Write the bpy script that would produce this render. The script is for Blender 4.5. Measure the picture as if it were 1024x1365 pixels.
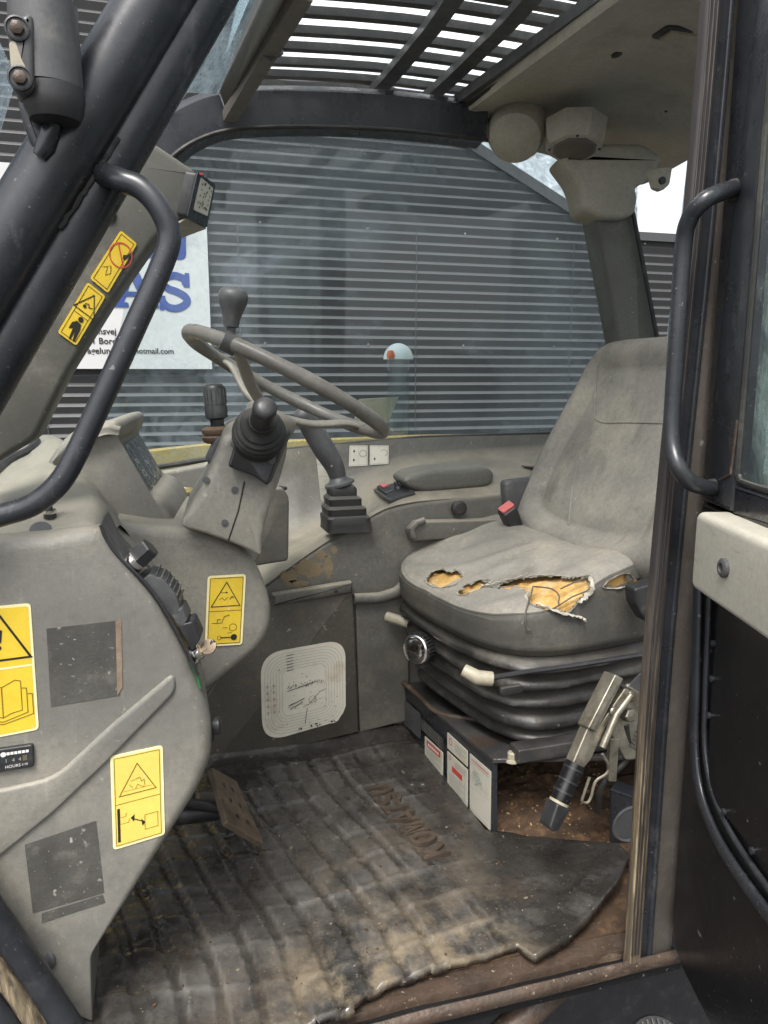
import bpy, bmesh, math, random
from mathutils import Vector, Matrix, noise
from mathutils.bvhtree import BVHTree
R = math.radians
random.seed(7)
for o in list(bpy.data.objects): bpy.data.objects.remove(o)
SC = bpy.context.scene
COL = SC.collection
# ------------------------------------------------------------------ camera
YAW, PIT, FPX, CAMH = R(16.4), R(10.0), 1025.0, 0.85
cd = bpy.data.cameras.new('camera'); cam = bpy.data.objects.new('camera', cd); COL.objects.link(cam)
cam.location = (0, 0, CAMH); cam.rotation_euler = (R(90) - PIT, 0, -YAW)
cd.sensor_fit = 'VERTICAL'; cd.sensor_height = 36; cd.lens = FPX / 1365 * 36
cd.clip_start = 0.02; cd.clip_end = 500
SC.camera = cam
# ------------------------------------------------------------------ sky, sun, exposure
SUN_EL, SUN_AZ = R(58), R(212)          # azimuth measured from +Y towards +X: behind the camera, a little left
wd = bpy.data.worlds.new('World'); SC.world = wd; wd.use_nodes = True
nt = wd.node_tree; bg = nt.nodes['Background']
sky = nt.nodes.new('ShaderNodeTexSky'); sky.sky_type = 'NISHITA'; sky.sun_disc = False
sky.sun_elevation = SUN_EL; sky.sun_rotation = SUN_AZ; sky.dust_density = 4.0; sky.air_density = 1.0
hs = nt.nodes.new('ShaderNodeHueSaturation'); hs.inputs['Saturation'].default_value = 0.22
nt.links.new(sky.outputs[0], hs.inputs['Color']); nt.links.new(hs.outputs[0], bg.inputs['Color'])
bg.inputs['Strength'].default_value = 0.135
sd = bpy.data.lights.new('sun', 'SUN'); sd.energy = 1.45; sd.angle = R(22); sd.color = (1, 0.96, 0.9)
sun = bpy.data.objects.new('sun', sd); COL.objects.link(sun)
sdir = Vector((math.sin(SUN_AZ) * math.cos(SUN_EL), math.cos(SUN_AZ) * math.cos(SUN_EL), math.sin(SUN_EL)))
sun.rotation_euler = (-sdir).to_track_quat('-Z', 'Y').to_euler(); sun.location = sdir * 20
SC.view_settings.view_transform = 'Standard'; SC.view_settings.look = 'None'
SC.view_settings.exposure = 1.25; SC.view_settings.gamma = 1
SC.cycles.max_bounces = 8; SC.cycles.transparent_max_bounces = 16
SC.cycles.diffuse_bounces = 5

# ------------------------------------------------------------------ helpers: measured points
_f = Vector((math.sin(YAW) * math.cos(PIT), math.cos(YAW) * math.cos(PIT), -math.sin(PIT)))
_r = Vector((math.cos(YAW), -math.sin(YAW), 0)); _u = _r.cross(_f)
CAM = Vector((0, 0, CAMH))
def ray(px, py): return _f * FPX + _r * (px - 512) + _u * (682.5 - py)
def W(px, py, Y=None, X=None, Z=None):
    d = ray(px, py)
    t = (X - CAM.x) / d.x if X is not None else (Y - CAM.y) / d.y if Y is not None else (Z - CAM.z) / d.z
    return CAM + d * t
def Ws(pts, Y): return [W(p[0], p[1], Y=(p[2] if len(p) > 2 else Y)) for p in pts]

# ------------------------------------------------------------------ helpers: objects
def thing(name, label, cat, loc, group=None, kind=None):
    o = bpy.data.objects.new(name, None); COL.objects.link(o); o.location = loc
    o.empty_display_size = 0.05
    o['label'] = label; o['category'] = cat
    if group: o['group'] = group
    if kind: o['kind'] = kind
    return o
def link(name, me, mat, parent=None, smooth=40):
    o = bpy.data.objects.new(name, me); COL.objects.link(o)
    if mat is not None: me.materials.append(mat)
    if parent is not None:
        o.parent = parent
        if parent.type == 'EMPTY': o.matrix_parent_inverse = Matrix.Translation(-parent.location)
    if smooth:
        for p in me.polygons: p.use_smooth = True
        me.set_sharp_from_angle(angle=R(smooth))
    return o
def mk(name, vf, mat, parent=None, smooth=40, label=None):
    me = bpy.data.meshes.new(name)
    me.from_pydata([tuple(v) for v in vf[0]], [], vf[1])
    bm = bmesh.new(); bm.from_mesh(me)
    bmesh.ops.recalc_face_normals(bm, faces=bm.faces); bm.to_mesh(me); bm.free()
    o = link(name, me, mat, parent, smooth)
    if label: o['label'] = label
    return o
def tag(o, label, cat, group=None, kind=None):
    if label: o['label'] = label
    if cat: o['category'] = cat
    if group: o['group'] = group
    if kind: o['kind'] = kind
    return o
def join(*vfs):
    V, Fc = [], []
    for v, f in vfs:
        n = len(V); V += list(v); Fc += [tuple(i + n for i in q) for q in f]
    return V, Fc
def solid(o, t, off=-1):
    m = o.modifiers.new('s', 'SOLIDIFY'); m.thickness = t; m.offset = off; return o
def bevel(o, w, seg=2, ang=35):
    m = o.modifiers.new('b', 'BEVEL'); m.width = w; m.segments = seg; m.limit_method = 'ANGLE'; m.angle_limit = R(ang); return o
def sub(o, l=2):
    m = o.modifiers.new('ss', 'SUBSURF'); m.levels = l; m.render_levels = l; return o

# ------------------------------------------------------------------ helpers: shapes
def catmull(pts, n=8, closed=False):
    pts = [Vector(p) for p in pts]; N = len(pts); out = []
    for i in range(N if closed else N - 1):
        p1, p2 = pts[i], pts[(i + 1) % N]
        p0 = pts[i - 1] if (closed or i > 0) else p1 * 2 - p2
        p3 = pts[(i + 2) % N] if (closed or i + 2 < N) else p2 * 2 - p1
        for k in range(n):
            t = k / n
            out.append(0.5 * (2 * p1 + (p2 - p0) * t + (2 * p0 - 5 * p1 + 4 * p2 - p3) * t * t + (3 * p1 - p0 - 3 * p2 + p3) * t ** 3))
    if not closed: out.append(pts[-1])
    return out
def rnd(pts, rad, seg=4):
    pts = [Vector(p) for p in pts]; N = len(pts); out = []
    for i in range(N):
        a, b, c = pts[i - 1], pts[i], pts[(i + 1) % N]
        r = rad[i] if isinstance(rad, (list, tuple)) else rad
        e1, e2 = a - b, c - b
        r = min(r, e1.length * 0.48, e2.length * 0.48)
        if r < 1e-5: out.append(b); continue
        s, e = b + e1.normalized() * r, b + e2.normalized() * r
        for k in range(seg + 1):
            t = k / seg; out.append(s * (1 - t) ** 2 + b * 2 * t * (1 - t) + e * t * t)
    return out
def rims(rad, rim, seg=4):
    """rim radii for an outline rounded by rnd(): one value per corner, repeated for the points it became"""
    out = []
    for a, b in zip(rad, rim): out += [b] * (seg + 1 if a > 0 else 1)
    return out
def slab(pts, ext, r=0.0, seg=3, back=True):
    """a prism from the outline pts, swept along ext, its front rim rounded by r"""
    pts = [Vector(p) for p in pts]; N = len(pts); ext = Vector(ext); n = ext.normalized(); L = ext.length
    area = Vector((0, 0, 0))
    for i in range(N): area += pts[i].cross(pts[(i + 1) % N])
    sgn = 1 if area.dot(n) > 0 else -1
    ins = []
    rl = r if isinstance(r, (list, tuple)) else [r] * N
    for i in range(N):
        a, b, c = pts[i - 1], pts[i], pts[(i + 1) % N]
        d1 = (b - a); d2 = (c - b); d1 -= n * d1.dot(n); d2 -= n * d2.dot(n)
        if d1.length < 1e-9: d1 = d2
        if d2.length < 1e-9: d2 = d1
        n1 = n.cross(d1.normalized()) * sgn; n2 = n.cross(d2.normalized()) * sgn
        m = (n1 + n2) / max(0.35, 1 + n1.dot(n2)); ins.append(m)
    rings = []
    if max(rl) > 0:
        for k in range(seg + 1):
            th = k / seg * math.pi / 2
            rings.append([p + m * (q * (1 - math.sin(th))) + n * (q * (1 - math.cos(th))) for p, m, q in zip(pts, ins, rl)])
    else: rings.append(pts)
    rings.append([p + n * L for p in pts])
    V = [v for g in rings for v in g]; Fc = [tuple(range(N))]
    for k in range(len(rings) - 1):
        for i in range(N):
            j = (i + 1) % N; Fc.append((k * N + i, k * N + j, (k + 1) * N + j, (k + 1) * N + i))
    if back: Fc.append(tuple(reversed(range((len(rings) - 1) * N, len(rings) * N))))
    return V, Fc
def tube(path, r, seg=12, closed=False, cap=True, flat=1.0, up=None):
    path = [Vector(p) for p in path]; N = len(path); V, Fc = [], []
    t0 = (path[1] - path[0]).normalized()
    ref = Vector(up) if up else (Vector((0, 0, 1)) if abs(t0.z) < 0.9 else Vector((1, 0, 0)))
    s = t0.cross(ref).normalized()
    for i in range(N):
        if closed: t = (path[(i + 1) % N] - path[i - 1]).normalized()
        else: t = (path[min(i + 1, N - 1)] - path[max(i - 1, 0)]).normalized()
        s = (s - t * s.dot(t)).normalized(); b = t.cross(s)
        rr = r[i] if isinstance(r, (list, tuple)) else r
        for k in range(seg):
            a = 2 * math.pi * k / seg; V.append(path[i] + s * math.cos(a) * rr + b * math.sin(a) * rr * flat)
    for i in range(N if closed else N - 1):
        j = (i + 1) % N
        for k in range(seg):
            l = (k + 1) % seg; Fc.append((i * seg + k, i * seg + l, j * seg + l, j * seg + k))
    if cap and not closed: Fc += [tuple(range(seg)), tuple(range((N - 1) * seg, N * seg))]
    return V, Fc
def sweep(prof, path, up):
    """closed 2-D profile (side, up) along a path"""
    path = [Vector(p) for p in path]; N = len(path); M = len(prof); V, Fc = [], []; up = Vector(up)
    for i in range(N):
        t = (path[min(i + 1, N - 1)] - path[max(i - 1, 0)]).normalized()
        s = t.cross(up).normalized(); b = s.cross(t)
        V += [path[i] + s * p[0] + b * p[1] for p in prof]
    for i in range(N - 1):
        for k in range(M):
            l = (k + 1) % M; Fc.append((i * M + k, i * M + l, (i + 1) * M + l, (i + 1) * M + k))
    Fc += [tuple(range(M)), tuple(range((N - 1) * M, N * M))]
    return V, Fc
def frame(ax):
    z = Vector(ax).normalized(); x = z.cross(Vector((0, 0, 1)) if abs(z.z) < 0.9 else Vector((1, 0, 0))).normalized()
    return x, z.cross(x), z
def lathe(prof, o, ax, seg=24, sx=1.0):
    x, y, z = frame(ax); o = Vector(o); V, Fc = [], []; M = len(prof)
    for r, h in prof:
        for k in range(seg):
            a = 2 * math.pi * k / seg; V.append(o + x * (math.cos(a) * r * sx) + y * (math.sin(a) * r) + z * h)
    for i in range(M - 1):
        for k in range(seg):
            l = (k + 1) % seg; Fc.append((i * seg + k, i * seg + l, (i + 1) * seg + l, (i + 1) * seg + k))
    Fc += [tuple(range(seg)), tuple(range((M - 1) * seg, M * seg))]
    return V, Fc
def box(c, sx, sy, sz, M=None):
    c = Vector(c); V = []
    for i in range(8):
        d = Vector(((i & 1) - .5, ((i >> 1) & 1) - .5, (i >> 2) - .5)); d = Vector((d.x * sx, d.y * sy, d.z * sz))
        V.append(c + (M @ d if M else d))
    return V, [(0, 1, 3, 2), (4, 6, 7, 5), (0, 4, 5, 1), (2, 3, 7, 6), (0, 2, 6, 4), (1, 5, 7, 3)]
def axes(x, y, z): return Matrix((Vector(x), Vector(y), Vector(z))).transposed()
def surf(ctrl, n=6, m=6):
    """smooth sheet through a grid of control points"""
    rows = [catmull(r, m) for r in ctrl]
    cols = [catmull([r[j] for r in rows], n) for j in range(len(rows[0]))]
    A, B = len(cols[0]), len(cols); V = [cols[j][i] for i in range(A) for j in range(B)]
    return V, [(i * B + j, i * B + j + 1, (i + 1) * B + j + 1, (i + 1) * B + j) for i in range(A - 1) for j in range(B - 1)]
def rings(rs, capa=True, capb=True):
    N = len(rs[0]); V = [v for g in rs for v in g]; Fc = []
    for k in range(len(rs) - 1):
        for i in range(N):
            j = (i + 1) % N; Fc.append((k * N + i, k * N + j, (k + 1) * N + j, (k + 1) * N + i))
    if capa: Fc.append(tuple(range(N)))
    if capb: Fc.append(tuple(range((len(rs) - 1) * N, len(rs) * N)))
    return V, Fc
def stroke(pts, w, closed=False):
    """a flat ribbon of width w along 2-D points"""
    P = [Vector(p) for p in pts]; N = len(P); V, Fc = [], []
    for i in range(N):
        a = P[i - 1] if (closed or i > 0) else None; c = P[(i + 1) % N] if (closed or i < N - 1) else None
        d1 = (P[i] - a).normalized() if a is not None else (c - P[i]).normalized()
        d2 = (c - P[i]).normalized() if c is not None else d1
        n1, n2 = Vector((-d1.y, d1.x)), Vector((-d2.y, d2.x)); m = (n1 + n2) / max(0.3, 1 + n1.dot(n2))
        V += [P[i] + m * w / 2, P[i] - m * w / 2]
    for i in range(N if closed else N - 1):
        j = (i + 1) % N; Fc.append((2 * i, 2 * j, 2 * j + 1, 2 * i + 1))
    return V, Fc
def disc(c, r, n=16): return [Vector((c[0] + r * math.cos(2 * math.pi * k / n), c[1] + r * math.sin(2 * math.pi * k / n))) for k in range(n)]
_tc = {}
def text2d(s, size, x=0, y=0, align='LEFT', bold=0.0, sx=1.0):
    key = (s, size, align, bold)
    if key not in _tc:
        cu = bpy.data.curves.new('txt', 'FONT'); cu.body = s; cu.size = size; cu.align_x = align; cu.offset = bold; cu.resolution_u = 3
        o = bpy.data.objects.new('txt', cu); COL.objects.link(o)
        dg = bpy.context.evaluated_depsgraph_get(); me = bpy.data.meshes.new_from_object(o.evaluated_get(dg))
        _tc[key] = ([v.co.copy() for v in me.vertices], [tuple(p.vertices) for p in me.polygons])
        bpy.data.objects.remove(o); bpy.data.meshes.remove(me); bpy.data.curves.remove(cu)
    v, f = _tc[key]
    return [Vector((p.x * sx + x, p.y + y)) for p in v], f
class Decal:
    """a flat printed plate spanned by four corners (TL, TR, BR, BL); drawing units are metres from the lower left corner"""
    def __init__(s, q, n=None):
        s.q = [Vector(p) for p in q]; s.w = ((s.q[1] - s.q[0]).length + (s.q[2] - s.q[3]).length) / 2; s.h = ((s.q[0] - s.q[3]).length + (s.q[1] - s.q[2]).length) / 2
        s.n = (s.q[1] - s.q[0]).cross(s.q[0] - s.q[3]).normalized()
        if s.n.dot(CAM - s.q[0]) < 0: s.n = -s.n
    def at(s, x, y, d=0.0):
        a, b = x / s.w, y / s.h; tl, tr, br, bl = s.q
        return (bl * (1 - a) + br * a) * (1 - b) + (tl * (1 - a) + tr * a) * b + s.n * d
    def m(s, vf, d): return [s.at(v[0], v[1], d) for v in vf[0]], vf[1]
    def plate(s, name, mat, parent, r=0.004, t=0.0008, label=None):
        o2 = rnd([(0, 0), (s.w, 0), (s.w, s.h), (0, s.h)], r, 3)
        V, Fc = slab([s.at(p.x, p.y, t) for p in o2], -s.n * (t + 0.0005))
        return mk(name, (V, Fc), mat, parent, 30, label)
    def ink(s, name, mat, parent, parts, d=0.0012):
        vf = join(*[s.m(p, d + 0.00004 * i) for i, p in enumerate(parts)])
        o = mk(name, vf, mat, parent, 0)
        if len(parts) > 1: o['kind'] = 'stuff'
        return o
def poly(pts): return [Vector(p) for p in pts], [tuple(range(len(pts)))]
def bvh(vf): return BVHTree.FromPolygons([Vector(v) for v in vf[0]], vf[1])
def hit(tree, px, py, off=0.0):
    d = ray(px, py).normalized(); h = tree.ray_cast(CAM, d)
    if h[0] is None: return None, None
    n = h[1] if h[1].dot(d) < 0 else -h[1]
    return h[0] + n * off, n

# ------------------------------------------------------------------ helpers: materials
def mat(name, col, rough=0.6, metal=0.0, var=0.18, vs=6.0, dirt=None, dirt2=None, bump=0.15, bs=180.0, spec=0.5, stretch=None, scratch=None, coat=0, rvar=0.12, up=None, grit=0.35, speck=None, zmix=None):
    """base colour with slow variation, up to two layers of shaped dirt, fine relief; all by object coordinates (metres)"""
    m = bpy.data.materials.new(name); m.use_nodes = True; t = m.node_tree; N = t.nodes; L = t.links
    b = N['Principled BSDF']; b.inputs['Metallic'].default_value = metal; b.inputs['Specular IOR Level'].default_value = spec
    if coat: b.inputs['Coat Weight'].default_value = coat; b.inputs['Coat Roughness'].default_value = 0.15
    tc = N.new('ShaderNodeTexCoord'); src = tc.outputs['Object']
    if stretch:
        mp = N.new('ShaderNodeMapping'); mp.inputs['Scale'].default_value = stretch; L.new(src, mp.inputs['Vector']); src = mp.outputs[0]
    def noi(scale, det=5, rg=0.6, vec=None):
        n = N.new('ShaderNodeTexNoise'); n.inputs['Scale'].default_value = scale; n.inputs['Detail'].default_value = det; n.inputs['Roughness'].default_value = rg
        L.new(vec or src, n.inputs['Vector']); return n.outputs['Fac']
    def rng(s, a, c, lo=0.0, hi=1.0):
        r = N.new('ShaderNodeMapRange'); r.inputs[1].default_value = a; r.inputs[2].default_value = c; r.inputs[3].default_value = lo; r.inputs[4].default_value = hi
        L.new(s, r.inputs[0]); return r.outputs[0]
    def mix(fac, a, c, mode='MIX'):
        x = N.new('ShaderNodeMix'); x.data_type = 'RGBA'; x.blend_type = mode
        if isinstance(fac, (int, float)): x.inputs[0].default_value = fac
        else: L.new(fac, x.inputs[0])
        for i, v in ((6, a), (7, c)):
            if isinstance(v, tuple): x.inputs[i].default_value = (*v, 1)
            else: L.new(v, x.inputs[i])
        return x.outputs[2]
    lo = tuple(c * (1 - var) for c in col); hi = tuple(min(1, c * (1 + var)) for c in col)
    c0 = mix(rng(noi(vs), 0.3, 0.7), lo, hi)
    c0 = mix(rng(noi(vs * 14, 3), 0.35, 0.75, 0, 0.35), c0, tuple(c * (1 - var * 1.4) for c in col))
    for dd in (dirt, dirt2):
        if dd:
            dc, amt, ds, th = dd
            f = rng(noi(ds, 8, 0.68), th, th + 0.16, 0, amt); c0 = mix(f, c0, dc)
    if scratch:
        sc, amt, scale, st = scratch
        mp = N.new('ShaderNodeMapping'); mp.inputs['Scale'].default_value = st; L.new(tc.outputs['Object'], mp.inputs['Vector'])
        c0 = mix(rng(noi(scale, 6, 0.7, mp.outputs[0]), 0.6, 0.72, 0, amt), c0, sc)
    if grit: c0 = mix(rng(noi(130, 6, 0.75), 0.42, 0.66, 0, grit), c0, tuple(c * 0.55 for c in col))
    if up:
        ge = N.new('ShaderNodeNewGeometry'); sp = N.new('ShaderNodeSeparateXYZ'); L.new(ge.outputs['Normal'], sp.inputs[0])
        f1 = rng(sp.outputs['Z'], 0.5, 0.95); f2 = rng(noi(9, 7, 0.65), 0.32, 0.6, 0.3, up[1])
        mu = N.new('ShaderNodeMath'); mu.operation = 'MULTIPLY'; L.new(f1, mu.inputs[0]); L.new(f2, mu.inputs[1]); c0 = mix(mu.outputs[0], c0, up[0])
    if zmix:
        sz = N.new('ShaderNodeSeparateXYZ'); L.new(tc.outputs['Object'], sz.inputs[0]); az_ = N.new('ShaderNodeMath'); az_.operation = 'MULTIPLY_ADD'
        L.new(noi(5, 4, 0.6, tc.outputs['Object']), az_.inputs[0]); az_.inputs[1].default_value = 0.5; L.new(sz.outputs['Z'], az_.inputs[2])
        c0 = mix(rng(az_.outputs[0], zmix[1], zmix[2]), c0, zmix[0])
    if speck:
        c0 = mix(rng(noi(75, 2, 0.5), speck[2] if len(speck) > 2 else 0.715, 0.76, 0, speck[1]), c0, speck[0])
        c0 = mix(rng(noi(240, 2, 0.5), 0.70, 0.76, 0, speck[1]), c0, speck[0])
    L.new(c0, b.inputs['Base Color'])
    L.new(rng(noi(vs * 2.3), 0.3, 0.7, max(0.03, rough - rvar), min(1, rough + rvar)), b.inputs['Roughness'])
    if bump:
        bp = N.new('ShaderNodeBump'); bp.inputs['Strength'].default_value = bump; bp.inputs['Distance'].default_value = 0.002
        L.new(noi(bs, 4), bp.inputs['Height']); L.new(bp.outputs[0], b.inputs['Normal'])
    return m
def glass(name, dust=0.12, tint=(0.9, 0.95, 0.95), dcol=(0.75, 0.8, 0.85), refl=0.06, scale=3.0, th=0.45, streak=(1, 1, 1), sss=0.5, edges=()):
    m = bpy.data.materials.new(name); m.use_nodes = True; t = m.node_tree; N = t.nodes; L = t.links
    out = N['Material Output']; N.remove(N['Principled BSDF'])
    tr = N.new('ShaderNodeBsdfTransparent'); tr.inputs[0].default_value = (*tint, 1)
    df = N.new('ShaderNodeBsdfDiffuse'); df.inputs[0].default_value = (*dcol, 1)
    tl = N.new('ShaderNodeBsdfTranslucent'); tl.inputs[0].default_value = (*dcol, 1)
    gl = N.new('ShaderNodeBsdfGlossy'); gl.inputs['Roughness'].default_value = 0.03
    tc = N.new('ShaderNodeTexCoord'); mp = N.new('ShaderNodeMapping'); mp.inputs['Scale'].default_value = streak; L.new(tc.outputs['Object'], mp.inputs[0])
    def nz(s, a, c, hi, dis=0.0):
        n = N.new('ShaderNodeTexNoise'); n.inputs['Scale'].default_value = s; n.inputs['Detail'].default_value = 9; n.inputs['Roughness'].default_value = 0.7; n.inputs['Distortion'].default_value = dis
        L.new(mp.outputs[0], n.inputs[0]); r = N.new('ShaderNodeMapRange'); r.inputs[1].default_value = a; r.inputs[2].default_value = c; r.inputs[4].default_value = hi; L.new(n.outputs[0], r.inputs[0]); return r.outputs[0]
    mu = N.new('ShaderNodeMath'); mu.operation = 'MULTIPLY'; L.new(nz(scale, th, th + 0.25, dust, 1.5), mu.inputs[0]); L.new(nz(scale * 14, 0.25, 0.7, 1.8, 2.5), mu.inputs[1])
    ad = N.new('ShaderNodeMath'); L.new(mu.outputs[0], ad.inputs[0]); L.new(nz(scale * 60, 0.66, 0.72, 0.35), ad.inputs[1])
    acc = ad.outputs[0]
    if edges:
        sx = N.new('ShaderNodeSeparateXYZ'); L.new(tc.outputs['Object'], sx.inputs[0]); fine = nz(scale * 9, 0.36, 0.66, 1.0, 3.0)
        for ax, e0, e1, amt in edges:
            r = N.new('ShaderNodeMapRange'); r.interpolation_type = 'SMOOTHSTEP'; r.inputs[1].default_value = e0; r.inputs[2].default_value = e1; r.inputs[4].default_value = amt; L.new(sx.outputs[ax], r.inputs[0])
            m_ = N.new('ShaderNodeMath'); m_.operation = 'MULTIPLY'; L.new(r.outputs[0], m_.inputs[0]); L.new(fine, m_.inputs[1])
            p_ = N.new('ShaderNodeMath'); L.new(acc, p_.inputs[0]); L.new(m_.outputs[0], p_.inputs[1]); acc = p_.outputs[0]
    a2 = N.new('ShaderNodeMath'); L.new(acc, a2.inputs[0]); a2.inputs[1].default_value = dust * 0.03
    m0 = N.new('ShaderNodeMixShader'); m0.inputs[0].default_value = sss; L.new(df.outputs[0], m0.inputs[1]); L.new(tl.outputs[0], m0.inputs[2])
    m1 = N.new('ShaderNodeMixShader'); L.new(a2.outputs[0], m1.inputs[0]); L.new(tr.outputs[0], m1.inputs[1]); L.new(m0.outputs[0], m1.inputs[2])
    m2 = N.new('ShaderNodeMixShader'); m2.inputs[0].default_value = refl; L.new(m1.outputs[0], m2.inputs[1]); L.new(gl.outputs[0], m2.inputs[2])
    L.new(m2.outputs[0], out.inputs[0]); return m
DUST = (0.36, 0.33, 0.27); RUST = (0.16, 0.075, 0.035); MUD = (0.22, 0.16, 0.10)
SPK = ((0.44, 0.41, 0.35), 0.45, 0.735)
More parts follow.
